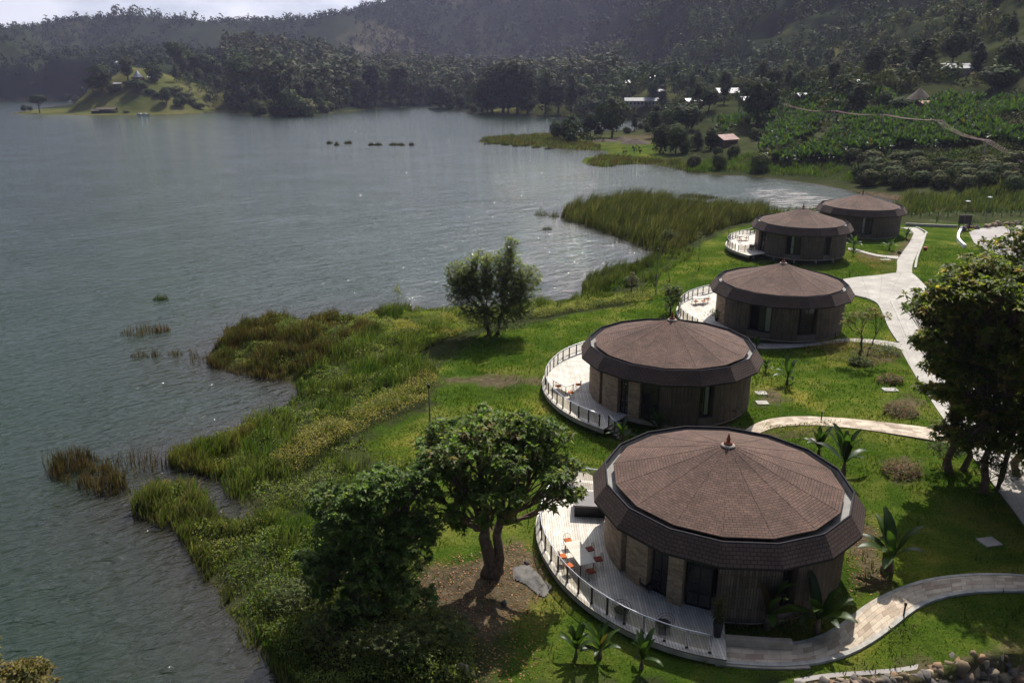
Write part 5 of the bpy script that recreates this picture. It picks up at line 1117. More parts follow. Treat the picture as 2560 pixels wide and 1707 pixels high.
# ------------------------------------------------------------------ marsh, reeds and turf (uncountable: one object each)
def scatter(poly, n, g, z=None, minsd=None, maxsd=None):
    P = np.array(poly); lo, hi = P.min(0), P.max(0); A = (hi[0] - lo[0]) * (hi[1] - lo[1]); out = []
    x = g.uniform(lo[0], hi[0], n * 4); y = g.uniform(lo[1], hi[1], n * 4); k = sdf(x, y, P) > 0; x, y = x[k][:n], y[k][:n]
    s = sdf(x, y, shore)
    if minsd is not None: m = (s > minsd) & (s < (maxsd if maxsd is not None else 1e9)); x, y, s = x[m], y[m], s[m]
    return x, y, s
def reeds(vg, poly, dens, h, cols, w=.05, lean=(.25, -.15), minsd=-.4, maxsd=None, g=RNG, patch=.35, wts=None, base=None, tipmul=1.1, hvar=.45, clumpy=0.0):
    P = np.array(poly); A = abs(sum(P[i][0] * P[(i + 1) % len(P)][1] - P[(i + 1) % len(P)][0] * P[i][1] for i in range(len(P)))) / 2
    x, y, s = scatter(poly, int(A * dens), g, None, minsd, maxsd)
    if clumpy: k = fbm(x * .8, y * .8, 3, 61) > clumpy; x, y, s = x[k], y[k], s[k]
    n = len(x)
    if not n: return
    nz = fbm(x * patch, y * patch, 3, 33); H = h * np.clip((nz - .28) * 3.2 * (.55 + fbm(x * 1.1 + 9, y * 1.1, 2, 37)), .12, 1.5) * g.uniform(1 - hvar, 1.15, n); z = np.maximum(ground_z(x, y), WZ - .3); z = np.where(s < 0, WZ - .05, z)
    ci = np.clip(((fbm(x * .25 + 40, y * .25, 3, 91) - .3) / .4 * len(cols) + g.normal(size=n) * .8).astype(int), 0, len(cols) - 1); col = np.array(cols)[ci] * g.uniform(.6, 1.4, (n, 1)) * (.55 + .9 * fbm(x * 1.3, y * 1.3, 2, 39))[:, None]
    ln = np.stack([lean[0] + g.normal(size=n) * .35, lean[1] + g.normal(size=n) * .35, np.zeros(n)], 1) * H[:, None] * .6
    vg.blades(np.stack([x, y, z - .03], 1), H, ln, np.full(n, w) * g.uniform(.7, 1.4, n), col, col * tipmul)
def herbs(vg, poly, dens, h, cols, size=.16, g=RNG, minsd=.2, maxsd=None, patch=.5, thr=0.0, seed=44):
    P = np.array(poly); A = abs(sum(P[i][0] * P[(i + 1) % len(P)][1] - P[(i + 1) % len(P)][0] * P[i][1] for i in range(len(P)))) / 2
    x, y, s = scatter(poly, int(A * dens), g, None, minsd, maxsd); nz = fbm(x * patch, y * patch, 4, seed); k = nz > thr; x, y, s, nz = x[k], y[k], s[k], nz[k]; n = len(x)
    if not n: return
    top = h * np.clip((nz - thr) / .25, .15, 1.2); zz = ground_z(x, y) + top * g.random(n) ** .5
    ci = np.clip(((fbm(x * .35 + 7, y * .35, 3, seed + 1) - .3) / .4 * len(cols) + g.normal(size=n) * .7).astype(int), 0, len(cols) - 1); col = np.array(cols)[ci] * g.uniform(.7, 1.3, (n, 1))
    vg.cards(np.stack([x, y, zz], 1), sph(n, g, .5), sph(n, g, 1.2), size * g.uniform(.6, 1.3, n), size * .55, col, .1)
def PW(pts, z=WZ + .3): return [tuple(V(x, y, z)[:2]) for x, y in pts]
g = np.random.default_rng(101)
marsh = PW([(660, 1600), (560, 1450), (495, 1345), (400, 1210), (300, 1165), (400, 1085), (385, 1050), (600, 955), (690, 900), (660, 860), (470, 830), (560, 740), (700, 725), (930, 712), (1130, 705), (1220, 695), (1300, 690), (1345, 675),
            (1440, 690), (1300, 710), (1180, 735), (1110, 770), (1040, 795), (950, 835), (1010, 880), (985, 930), (900, 960), (840, 985), (830, 1020), (870, 1080), (985, 1100), (985, 1200), (970, 1290), (960, 1380), (1080, 1470), (1100, 1600)])
SEDGE = [(.045, .075, .02), (.07, .1, .027), (.105, .118, .045), (.038, .052, .02)]; BROWN = [(.05, .034, .024), (.07, .047, .03), (.035, .032, .018), (.12, .09, .06)]; DRY = [(.14, .13, .06), (.11, .12, .045), (.18, .16, .09), (.08, .1, .035)]
vg = Veg()
reeds(vg, marsh, 34, 1.25, SEDGE, .06, g=g, minsd=-.2, clumpy=.42)
reeds(vg, marsh, 22, .6, [(.065, .1, .02), (.1, .13, .035), (.07, .085, .03)], .05, g=g, minsd=.5)
reeds(vg, marsh, 26, 1.3, [(.07, .09, .03), (.12, .11, .06), (.05, .09, .02)], .055, g=g, minsd=-.6, maxsd=2.2)
o_ = link('marsh_sedge', vg.mesh('marsh_sedge'), None, M['reed']); tag(o_, 'green sedge and cattail marsh between lake and lawn', 'marsh plants', kind='stuff')
vg = Veg()
herbs(vg, marsh, 60, .95, [(.05, .08, .025), (.09, .12, .05), (.07, .1, .03), (.12, .14, .06)], .17, g, .6, None, .45, .45)
dryb = PW([(620, 1075), (700, 1015), (820, 965), (900, 940), (985, 880), (1010, 900), (985, 950), (880, 990), (780, 1040), (690, 1095)]); herbs(vg, dryb, 130, .9, DRY, .15, g, .3, None, .5, .2, 45)
herbs(vg, PW([(1200, 735), (1310, 705), (1440, 700), (1500, 690), (1500, 705), (1380, 720), (1230, 745)]), 120, .9, [(.09, .11, .04), (.13, .14, .06), (.05, .07, .02)], .2, g, .2, None, .4, .3, 46)
herbs(vg, PW([(930, 730), (1080, 718), (1130, 745), (1060, 790), (960, 830), (880, 800)]), 110, .8, [(.13, .13, .05), (.07, .1, .03), (.1, .14, .03)], .18, g, .2, None, .4, .35, 47)
herbs(vg, PW([(700, 1250), (960, 1150), (985, 1290), (960, 1400), (1090, 1480), (1090, 1600), (640, 1600), (560, 1440)]), 120, 1.0, [(.06, .09, .025), (.09, .12, .04), (.04, .06, .02)], .16, g, .5, None, .5, .3, 48)
o_ = link('marsh_herbs', vg.mesh('marsh_herbs'), None, M['leaf']); tag(o_, 'leafy low herbs tangled through the marsh edge', 'undergrowth', kind='stuff')
vg = Veg()
reeds(vg, PW([(470, 830), (485, 800), (560, 745), (620, 725), (760, 725), (850, 730), (870, 760), (800, 800), (720, 860), (640, 875), (560, 862), (500, 850)]), 55, 1.5, BROWN, .055, g=g, minsd=-.8)
reeds(vg, PW([(300, 1180), (310, 1140), (380, 1095), (440, 1115), (520, 1205), (600, 1210), (560, 1300), (520, 1400), (600, 1520), (560, 1480), (470, 1330), (400, 1215)]), 60, 1.5, [(.07, .07, .035), (.1, .09, .05), (.06, .08, .02), (.14, .12, .07)], .055, g=g, minsd=-.8, maxsd=3)
reeds(vg, PW([(380, 1065), (390, 1040), (480, 1008), (560, 980), (600, 985), (560, 1030), (520, 1090), (470, 1085)]), 60, 1.4, [(.09, .07, .035), (.13, .11, .05), (.07, .09, .02)], .055, g=g, minsd=-.8)
reeds(vg, PW([(105, 1085), (130, 1055), (190, 1035), (240, 1050), (280, 1090), (300, 1120), (240, 1135), (160, 1110)]), 45, 1.3, BROWN, .055, g=g, minsd=-50, clumpy=.3)
for q in ([(95, 1050), (130, 1040), (140, 1060), (100, 1070)], [(230, 1045), (370, 1035), (385, 1070), (300, 1085), (250, 1070)], [(430, 805), (480, 800), (490, 830), (440, 835)], [(620, 715), (1000, 700), (1030, 716), (850, 728), (640, 740)], [(1090, 705), (1130, 700), (1130, 712), (1095, 714)]):
    reeds(vg, PW(q), 9 if q[0][0] < 500 else 22, 1.1, BROWN, .045, g=g, minsd=-50 if q[0][0] < 500 else -1.0)
o_ = link('brown_reeds', vg.mesh('brown_reeds'), None, M['reed']); tag(o_, 'brown dead reeds fringing the near lake shore', 'reeds', kind='stuff')
vg = Veg()
reeds(vg, PW([(1285, 502), (1300, 480), (1365, 468), (1440, 458), (1520, 458), (1580, 470), (1640, 480), (1760, 488), (1760, 515), (1680, 530), (1600, 560), (1560, 580), (1510, 580), (1440, 550), (1370, 525)]), 26, 2.5, [(.045, .05, .022), (.07, .07, .03), (.105, .095, .05), (.05, .06, .02)], .09, (.45, .1), -.6, g=g, patch=.7)
reeds(vg, PW([(1300, 500), (1440, 465), (1580, 475), (1760, 492), (1750, 512), (1600, 545), (1500, 560), (1400, 530)]), 10, 2.6, [(.15, .14, .07), (.11, .12, .05), (.045, .055, .02)], .09, (.45, .1), -.3, g=g, clumpy=.5, patch=.8)
reeds(vg, PW([(1335, 670), (1340, 645), (1420, 618), (1500, 596), (1520, 600), (1480, 625), (1400, 665), (1360, 685)]), 45, 1.5, [(.045, .055, .02), (.06, .08, .025), (.1, .1, .06)], .07, (.3, .1), -.8, g=g)
reeds(vg, PW([(1340, 690), (1480, 620), (1560, 560), (1600, 590), (1520, 640), (1490, 700), (1400, 700)]), 26, .8, SEDGE, .07, g=g, minsd=0)
reeds(vg, PW([(1700, 480), (2000, 470), (2090, 455), (2352, 462), (2700, 470), (2700, 512), (2352, 500), (2090, 500), (1760, 520)]), 9, 2.2, [(.05, .07, .025), (.08, .1, .035), (.11, .11, .05), (.04, .055, .02)], .13, (.3, .05), -.3, g=g, clumpy=.33)
reeds(vg, PW([(1550, 395), (1700, 398), (1840, 408), (1960, 425), (2100, 440), (2352, 450), (2700, 455), (2700, 425), (2352, 425), (2100, 415), (1960, 405), (1840, 390), (1700, 380), (1600, 380)]), 7, 1.6, [(.05, .09, .02), (.09, .13, .03), (.06, .08, .02)], .14, (.3, .05), -.2, g=g)
for q, n_ in (([(1335, 376), (1380, 362), (1560, 372), (1600, 395), (1480, 380), (1380, 388)], 8), ([(1098, 328), (1110, 316), (1270, 308), (1290, 325), (1380, 338), (1380, 355), (1250, 342), (1170, 336)], 5), ([(1075, 262), (1200, 258), (1480, 272), (1480, 282), (1200, 270)], 2)):
    reeds(vg, PW(q), n_, 1.3, [(.05, .06, .025), (.09, .1, .04), (.07, .05, .03)], .16, g=g, minsd=-2)
o_ = link('bay_reeds', vg.mesh('bay_reeds'), None, M['reed']); tag(o_, 'tall green reeds bending in the wind round the small bay', 'reeds', kind='stuff')
# clumps of reeds standing in open water: countable
def clump(xV, yV, w, d, h, n, label, cols=BROWN, bw=.05):
    p = V(xV, yV, WZ); gg = np.random.default_rng(int(xV * 3 + yV)); v = Veg(); m = n
    a = gg.uniform(0, 2 * PI, m); r = np.sqrt(gg.random(m)); P = np.stack([r * np.cos(a) * w, r * np.sin(a) * d, np.full(m, -.05)], 1); H = h * gg.uniform(.35, 1.1, m) * (1.2 - .9 * r * r); col = colmix(m, cols, None, .3, gg)
    v.blades(P, H, gg.normal(size=(m, 3)) * [.25, .25, 0] * H[:, None] + [.08, 0, 0], np.full(m, bw), col); o = link('reed_clump', v.mesh('reed_clump'), None, M['reed']); o.location = p; return tag(o, label, 'reeds', 'reed clumps standing in open water')
clump(369, 688, 1.1, .5, 1.1, 160, 'lone dark reed clump farthest out in the near water', [(.05, .05, .025), (.07, .09, .03)])
clump(325, 765, 2.4, 1.6, 1.7, 170, 'sparse tall reed clump in the near water, larger of two side by side'); clump(372, 760, 1.0, .8, 1.2, 120, 'reddish-brown reed clump beside the sparse tall one', [(.1, .05, .03), (.07, .05, .03)])
clump(318, 818, .9, .6, 1.0, 70, 'first of three thin reed clumps in line with the brown point'); clump(355, 818, .9, .6, 1.0, 60, 'middle of three thin reed clumps in line with the brown point'); clump(402, 815, .9, .6, .9, 60, 'last of three thin reed clumps, closest to the brown point')
clump(520, 762, .5, .4, .7, 40, 'tiny dark reed clump just off the brown point')
clump(1243, 494, 1.6, 1.0, 1.7, 110, 'leaning reed clump off the tip of the tall reed bed', [(.05, .06, .02)], .07); clump(1272, 498, 1.2, 1.0, 1.6, 90, 'smaller leaning reed clump touching the tip of the tall reed bed', [(.05, .06, .02)], .07)
clump(1256, 528, 1.2, .6, 1.1, 90, 'dark low reed clump below the tip of the tall reed bed', [(.03, .03, .02)], .07)
clump(1588, 452, 3.4, 2.0, 1.3, 240, 'dark reed islet beyond the tall reed bed, smaller of two', [(.04, .035, .02), (.06, .055, .03)], .1); clump(1622, 455, 3.2, 1.8, 1.1, 240, 'dark reed islet beyond the tall reed bed, closer to the mud flat', [(.04, .035, .02)], .1)
for x, w, lb in ((757, 2.4, 'round dark tuft at one end of the mid-lake reed line'), (773, 1.8, 'thin tuft second in the mid-lake reed line'), (799, 3.2, 'paired dark tuft third in the mid-lake reed line'), (852, 2.2, 'low faint tuft in the middle of the mid-lake reed line'), (868, 3.4, 'broad dark tuft in the middle of the mid-lake reed line'), (904, 3.6, 'broad dark tuft past the middle of the mid-lake reed line'), (922, 3.0, 'dark spreading tuft near the end of the mid-lake reed line'), (945, 2.0, 'faint last tuft of the mid-lake reed line')):
    clump(x, 334 if x not in (757, 799) else 330, w * .62, 2.2, 1.7, 120, lb, [(.03, .03, .02), (.045, .04, .02)], .2)
for k_, (x, y) in enumerate(((1120, 332), (1140, 331), (1160, 334), (1185, 337), (1205, 336), (1230, 340), (1260, 343))):
    clump(x, y, 2.0, 1.6, 1.2, 90, 'dark reed tuft scattered in shallow water before the reed spit', [(.035, .03, .02)], .2)
# turf
vg = Veg(); tp = [tuple(V(x, y, .4)[:2]) for x, y in [(1050, 800), (1110, 765), (1250, 735), (1450, 700), (1490, 640), (1600, 560), (1760, 512), (2100, 505), (2352, 520), (2352, 700), (2352, 1568), (1100, 1568), (1060, 1500), (960, 1290), (985, 1150), (900, 1090), (840, 1040), (825, 1000), (860, 965), (985, 940), (1010, 885), (960, 840)]]
PATHS = [list(pA) + list(pB)[::-1], list(qA) + list(qB)[::-1], list(rA) + list(rB)[::-1], list(fU) + list(fL)[::-1], list(dL) + list(dR)[::-1], list(sA) + list(sB)[::-1]]
def turf(n, ymin, ymax, h, w):
    x, y, s = scatter([q for q in tp], n, g, None, .3); k = (y > ymin) & (y < ymax); x, y, s = x[k], y[k], s[k]
    ok = np.ones(len(x), bool)
    for P in PATHS: ok &= sdf(x, y, P) < -.12
    for P in DIRT: ok &= (sdf(x, y, P) < g.uniform(-.6, .3, len(x)))
    for (cx, cy_, _, _) in COT: ok &= np.hypot(x - cx, y - cy_) > 7.0
    x, y = x[ok], y[ok]; n = len(x); nz = fbm(x * .5, y * .5, 3, 14); H = h * (.4 + nz * 1.1) * g.uniform(.6, 1.3, n); c = np.array([(.05, .1, .012), (.085, .13, .022), (.13, .15, .045)])[np.clip((fbm(x * .22, y * .22, 3, 18) * 4.2 - .7 + g.normal(size=n) * .35).astype(int), 0, 2)] * g.uniform(.75, 1.3, (n, 1))
    vg.blades(np.stack([x, y, ground_z(x, y) - .01], 1), H, g.normal(size=(n, 3)) * [.5, .5, 0] * H[:, None], np.full(n, w) * g.uniform(.7, 1.4, n), c)
turf(150000, 20, 60, .11, .05); turf(110000, 50, 130, .16, .09)
xw, yw_, sw = scatter(tp, 60000, g, None, .4); kk = (fbm(xw * .5, yw_ * .5, 3, 67) > .57) & (yw_ < 130)
for P in PATHS: kk &= sdf(xw, yw_, P) < -.3
for (cx, cy_, _, _) in COT: kk &= np.hypot(xw - cx, yw_ - cy_) > 7.2
xw, yw_ = xw[kk], yw_[kk]; n = len(xw); Hw = g.uniform(.12, .42, n); vg.blades(np.stack([xw, yw_, ground_z(xw, yw_)], 1), Hw, g.normal(size=(n, 3)) * [.5, .5, 0] * Hw[:, None], np.full(n, .07), colmix(n, [(.045, .085, .015), (.07, .11, .025), (.11, .12, .04)], None, .35, g))
o_ = link('lawn_grass', vg.mesh('lawn_grass'), None, M['reed']); tag(o_, 'short green lawn grass round the cottages', 'grass', kind='stuff')
# ground cover in the beds and along the paths; fallen leaves
vg = Veg()
for pts in ([(1745, 985), (1850, 978), (1930, 985), (1890, 1002), (1770, 1006)], [(1880, 790), (1960, 785), (2060, 805), (2070, 830), (1980, 850), (1900, 830)], [(1700, 1385), (1880, 1400), (1960, 1375), (1850, 1440), (1700, 1440)], [(1850, 800), (2000, 800), (1990, 812), (1850, 812)], [(1960, 590), (2050, 600), (2060, 625), (2030, 630), (1980, 605)], [(1660, 1440), (1860, 1452), (1960, 1400), (1940, 1360), (1650, 1400)], [(2040, 1440), (2110, 1430), (2090, 1470), (2040, 1480)]):
    herbs(vg, [tuple(V(x, y, .6)[:2]) for x, y in pts], 90, .5, [(.05, .07, .025), (.09, .1, .04), (.12, .09, .05)], .13, g, .2, None, .8, .3, 50)
o_ = link('bed_undergrowth', vg.mesh('bed_undergrowth'), None, M['leaf']); tag(o_, 'low mixed ground cover in the beds along the paths', 'undergrowth', kind='stuff')
vg = Veg(); 
for pts, n_ in (([(962, 1290), (1240, 1240), (1270, 1350), (1230, 1560), (1080, 1560), (960, 1380)], 1500), ([(1945, 1230), (2030, 1200), (2060, 1360), (1950, 1370)], 350)):
    x, y, s = scatter([tuple(V(a, b, .4)[:2]) for a, b in pts], n_, g); n = len(x); vg.cards(np.stack([x, y, ground_z(x, y) + .03], 1), unit(g.normal(size=(n, 3)) * [1, 1, .15]), np.tile([0, 0, 1.], (n, 1)) + g.normal(size=(n, 3)) * .3, .13 * g.uniform(.6, 1.4, n), .08, colmix(n, [(.2, .1, .045), (.15, .1, .055), (.26, .16, .1), (.08, .055, .035)], None, .3, g))
o_ = link('fallen_leaves', vg.mesh('fallen_leaves'), None, M['leaf']); tag(o_, 'dry brown fallen leaves under the spreading tree', 'fallen leaves', kind='stuff')
# ------------------------------------------------------------------ woodland: a few tree kinds, then copies
def far_tree(seed, H, blobs, nclump, card, cols, ncard=14, trunk=.3, bare=.25, limbs=4, shell=.8, csp=.5):
    g = np.random.default_rng(seed); vg = Veg(); c = tips_in(blobs, nclump, g, shell, .5); n = nclump * ncard
    P = np.repeat(c, ncard, 0) + g.normal(size=(n, 3)) * card * csp * [1, 1, .7]; base = colmix(nclump, cols, None, .35, g); ctr = np.array([0, 0, np.mean([b[2] for b in blobs]) - .6]); out = unit(unit((np.repeat(c, ncard, 0) - ctr) * [1, 1, .8]) + (P - np.repeat(c, ncard, 0)) * 1.1 / card * .6); vg.cards(P, np.cross(out, sph(n, g)), out + g.normal(size=(n, 3)) * .25, card * g.uniform(.5, 1.2, n), card * .6, np.repeat(base, ncard, 0) * g.uniform(.8, 1.2, (n, 1)), .1)
    me = vg.mesh('crown'); me.materials.append(M['leaf_far']); top = max(b[2] for b in blobs) * .9
    mb = MB(); mb.tube([(0, 0, -1.0), (.05 * H * g.normal() * .3, 0, top * .5), (0, 0, top)], [trunk, trunk * .7, trunk * .2], 6)
    for k in range(limbs):
        e = c[g.integers(len(c))]; mb.tube([(0, 0, H * bare * g.uniform(.8, 1.3)), tuple(e * .6 + np.array([0, 0, H * bare]) * .2), tuple(e)], [trunk * .4, trunk * .25, .04], 4, False)
    ob = mb.build('trunk', M['bark'], None, True); tm = ob.data; bpy.data.objects.remove(ob); return me, tm, H
DK = [(.028, .045, .018), (.04, .058, .022), (.055, .072, .028)]; MG = [(.05, .075, .022), (.075, .095, .03), (.04, .055, .02)]; LG = [(.1, .12, .04), (.075, .1, .03), (.13, .13, .05)]; EU = [(.05, .06, .032), (.07, .075, .04), (.04, .048, .026), (.095, .095, .055)]
KIND = {
 'round': [far_tree(300, 10, [(0, 0, 6.2, 3.4, 3.4, 3.4), (1.2, 0, 4.6, 2.8, 2.8, 2.6), (-1.5, .5, 4.4, 2.6, 2.6, 2.6)], 120, .9, DK), far_tree(301, 10, [(0, 0, 6.0, 3.6, 3.4, 3.8), (-1, 0, 3.6, 3.2, 3.2, 2.6)], 120, .9, MG)],
 'tall': [far_tree(310, 10, [(0, 0, 7.6, 1.7, 1.7, 2.2), (.8, 0, 5.8, 1.8, 1.8, 1.6), (-.9, .3, 5.0, 1.7, 1.7, 1.7), (.2, 0, 3.6, 1.5, 1.5, 1.2)], 110, .75, EU, limbs=6, csp=.6), far_tree(311, 10, [(.3, 0, 8.0, 1.4, 1.4, 1.7), (-.5, 0, 6.2, 2.0, 1.8, 1.5), (.9, 0, 4.6, 1.5, 1.5, 1.3), (-.8, 0, 3.2, 1.2, 1.2, 1.0)], 110, .75, EU + DK[:1], limbs=6, csp=.6),
   far_tree(312, 10, [(-.4, 0, 7.8, 1.9, 1.8, 1.7), (1.0, 0, 6.8, 1.5, 1.5, 1.5), (-1.1, 0, 5.3, 1.4, 1.4, 1.1), (.3, 0, 4.0, 1.8, 1.6, 1.3)], 120, .75, EU, limbs=6, csp=.55)],
 'cone': [far_tree(320, 10, [(0, 0, 2.6, 2.1, 2.1, 2.2), (0, 0, 4.6, 1.7, 1.7, 2.0), (0, 0, 6.6, 1.2, 1.2, 1.8), (.1, 0, 8.5, .65, .65, 1.5)], 110, .7, DK, limbs=2), far_tree(321, 10, [(0, 0, 3.0, 1.6, 1.6, 2.4), (.1, 0, 5.4, 1.35, 1.35, 2.0), (-.1, 0, 7.9, .9, .9, 2.0)], 100, .7, DK, limbs=2)],
 'umbrella': [far_tree(330, 10, [(0, 0, 8.3, 3.6, 3.4, 1.2), (1.6, 0, 7.0, 2.2, 2.2, 1.1), (-1.9, 0, 6.6, 2.1, 2.1, 1.1)], 110, .75, DK, limbs=9, bare=.35)],
 'bush': [far_tree(340, 10, [(0, 0, 4.5, 5.6, 5.0, 4.8), (-3, 0, 3.4, 3.6, 3.6, 3.4), (3.2, 0, 3.0, 3.4, 3.4, 3.2)], 150, 1.5, MG, limbs=2, bare=.1), far_tree(341, 10, [(0, 0, 4.5, 5.2, 5.0, 4.6), (3, 0, 3.4, 3.8, 3.6, 3.4)], 150, 1.5, LG, limbs=2, bare=.1), far_tree(342, 10, [(0, 0, 5, 4.6, 4.8, 4.8), (-3, 0, 3.4, 3.6, 3.6, 3.4)], 150, 1.5, OLIVE, limbs=2, bare=.1)]}
NAME = {'round': 'round_tree', 'tall': 'tall_tree', 'cone': 'conifer', 'umbrella': 'umbrella_tree', 'bush': 'bush'}
LOOK = {'round': ('dark round-crowned tree', 'tree'), 'tall': ('eucalyptus-like tree', 'tree'), 'cone': ('dark pointed conifer', 'tree'), 'umbrella': ('flat-topped umbrella tree', 'tree'), 'bush': ('mounded green bush', 'bush')}
NTREE = [0]
def plant(kind, p, h, wid=1.0, label=None, group=None, v=None, g=random):
    vs = KIND[kind]; v = random.randrange(len(vs)) if v is None else v; cm, tm, H = vs[v]; o = empty(NAME[kind], p, label, LOOK[kind][1], group, random.uniform(0, 6.28)); s = h / H; o.scale = (s * wid, s * wid, s)
    for nm, me in (('crown', cm), ('trunk', tm)):
        c = bpy.data.objects.new(nm, me); COLL.objects.link(c); c.parent = o
    NTREE[0] += 1; return o
def tree_px(kind, x, yb, yt, w, label, group=None, v=None, Yd=None):
    """a tree whose foot shows at row yb and top at row yt, w columns wide"""
    p = G(x, yb) if Yd is None else VY(x, yb, Yd)
    if Yd is not None: p = np.array([p[0], Yd, gz(p[0], Yd)])
    h = VY(x, yt, p[1])[2] - p[2]; pw = w * VS / FPX * math.hypot(p[1], CAMZ - p[2]); nat = {'round': 7.2, 'tall': 4.4, 'cone': 4.0, 'umbrella': 7.6, 'bush': 11}[kind] / 10
    return plant(kind, p, max(h, 2), max(.45, min(2.2, pw / (nat * max(h, 2)))), label, group, v)
NT = [('round', 1405, 317, 221, 68, 'big dark egg-shaped tree standing on the grassy spit'), ('round', 1276, 322, 276, 30, 'leaning round tree at the reed end of the grassy spit'), ('round', 1310, 322, 263, 46, 'pale willow-like tree between two small trees on the spit', 1), ('round', 1347, 316, 266, 27, 'small round tree on the spit with water showing behind it'), ('cone', 1374, 317, 284, 20, 'short pointed tree at the foot of the big egg-shaped tree'),
 ('tall', 1108, 258, 178, 40, 'first tall tree at the water end of the dark grove'), ('tall', 1130, 259, 152, 50, 'second tall tree in the dark grove on the point', 1), ('tall', 1156, 260, 137, 60, 'broad tall tree just before the grove summit'), ('tall', 1188, 261, 130, 62, 'highest tree of the dark grove on the point', 2), ('tall', 1212, 261, 158, 45, 'tall tree right after the grove summit', 1), ('round', 1168, 262, 205, 60, 'dark lower tree filling the foot of the grove'), ('round', 1120, 259, 222, 44, 'low bushy tree at the water end of the grove'), ('round', 1214, 263, 215, 40, 'round tree under the tall ones at the grove edge'),
 ('cone', 1254, 263, 162, 38, 'leaning spire-like conifer past the dark grove'), ('tall', 1282, 262, 182, 42, 'broad eucalyptus between two spire-like trees on the point'), ('cone', 1312, 264, 170, 32, 'slim spire-like conifer with a pointed tip on the point', 1), ('round', 1362, 262, 226, 46, 'dark domed tree on the low point across the inlet'), ('tall', 1335, 240, 190, 30, 'thin tree behind the domed tree'),
 ('round', 1517, 352, 286, 38, 'ragged dark tree in the first row behind the near bay'), ('round', 1552, 354, 283, 52, 'wide ragged tree in the first row behind the near bay', 1), ('cone', 1602, 345, 297, 25, 'small pointed tree nearer the spit of the two by the brick house'), ('cone', 1632, 345, 292, 34, 'dark pointed tree right beside the brick house'), ('round', 1574, 302, 236, 74, 'large black-green tree above the row by the near bay'), ('round', 1514, 292, 255, 34, 'round dark tree beside the grey-roofed long building'), ('round', 1535, 295, 249, 34, 'lighter round tree beside the grey-roofed long building', 1), ('cone', 1520, 250, 194, 24, 'dark pointed tree above the end of the long building'),
 ('round', 1740, 292, 175, 80, 'huge wide-topped dark tree before the shaded hillside'), ('round', 1936, 218, 168, 40, 'dark bell-shaped tree on the enset slope'), ('cone', 1968, 258, 190, 54, 'dark shaggy conifer in the middle of the enset slope'), ('round', 2029, 250, 208, 36, 'small dark ball-shaped tree on the enset slope'), ('cone', 2117, 178, 88, 62, 'tall dark conifer on the upper right slope'), ('cone', 2088, 180, 118, 30, 'smaller dark conifer hugging the tall one upslope', 1), ('round', 2067, 264, 222, 52, 'olive bush-like tree beside the conical hut', 1), ('round', 2321, 172, 90, 66, 'brown-green rounded tree at the upper picture edge'), ('round', 2188, 150, 70, 52, 'rounded hillside tree with a brownish crown'), ('cone', 2246, 162, 98, 34, 'dark pointed tree on the bright upper slope'), ('round', 2285, 205, 150, 80, 'brownish spreading bush tree above the enset field', 1),
 ('round', 236, 208, 146, 48, 'tall round tree crowning the grassy headland'), ('round', 216, 212, 172, 32, 'lower dark tree against the one crowning the headland'), ('tall', 295, 190, 127, 28, 'lone upright tree behind the pyramid-roofed hut'), ('umbrella', 405, 168, 96, 46, 'high flat-crowned tree above the headland'), ('round', 353, 188, 142, 36, 'round tree behind the small shed on the headland'), ('round', 438, 170, 113, 36, 'round tree next to the high flat-crowned tree', 1), ('round', 474, 182, 122, 52, 'broad dark tree at the top of the headland wood'), ('round', 558, 236, 123, 60, 'massive dome-shaped tree rising over the headland wood'), ('round', 383, 238, 200, 26, 'oval tree halfway down the headland meadow'), ('round', 408, 247, 224, 17, 'first of two small round trees low on the headland meadow'), ('round', 422, 246, 219, 20, 'second of two small round trees low on the headland meadow'), ('round', 318, 208, 182, 40, 'dark shrubby tree below the pyramid-roofed hut'), ('bush', 265, 211, 194, 30, 'dark hedge-like bush by the little white-roofed shed'),
 ('umbrella', 92, 260, 217, 38, 'clump-headed umbrella tree at the low tip of the headland'), ('round', 57, 258, 240, 12, 'tiny round tree outermost on the headland tip'), ('round', 70, 258, 243, 12, 'tiny round tree between tip and umbrella tree'), ('round', 155, 231, 214, 16, 'small brownish tree on the headland back shore', 1),
 ('tall', 640, 262, 152, 40, 'highest pointed tree of the wooded point', 1), ('bush', 667, 266, 205, 60, 'hill-shaped dark bush mass at the tip of the wooded point'), ('bush', 700, 267, 228, 60, 'rounded bush at the waterline of the wooded point'), ('bush', 590, 263, 226, 46, 'bush overhanging the water on the inner side of the wooded point', 1), ('tall', 862, 245, 140, 52, 'tall round-headed tree in the centre of the far shore'), ('tall', 920, 243, 142, 48, 'tall feathery tree in the centre of the far shore', 2)]
for t in NT: tree_px(t[0], t[1], t[2], t[3], t[4], t[5], None, t[6] if len(t) > 6 else None)
FORE = []
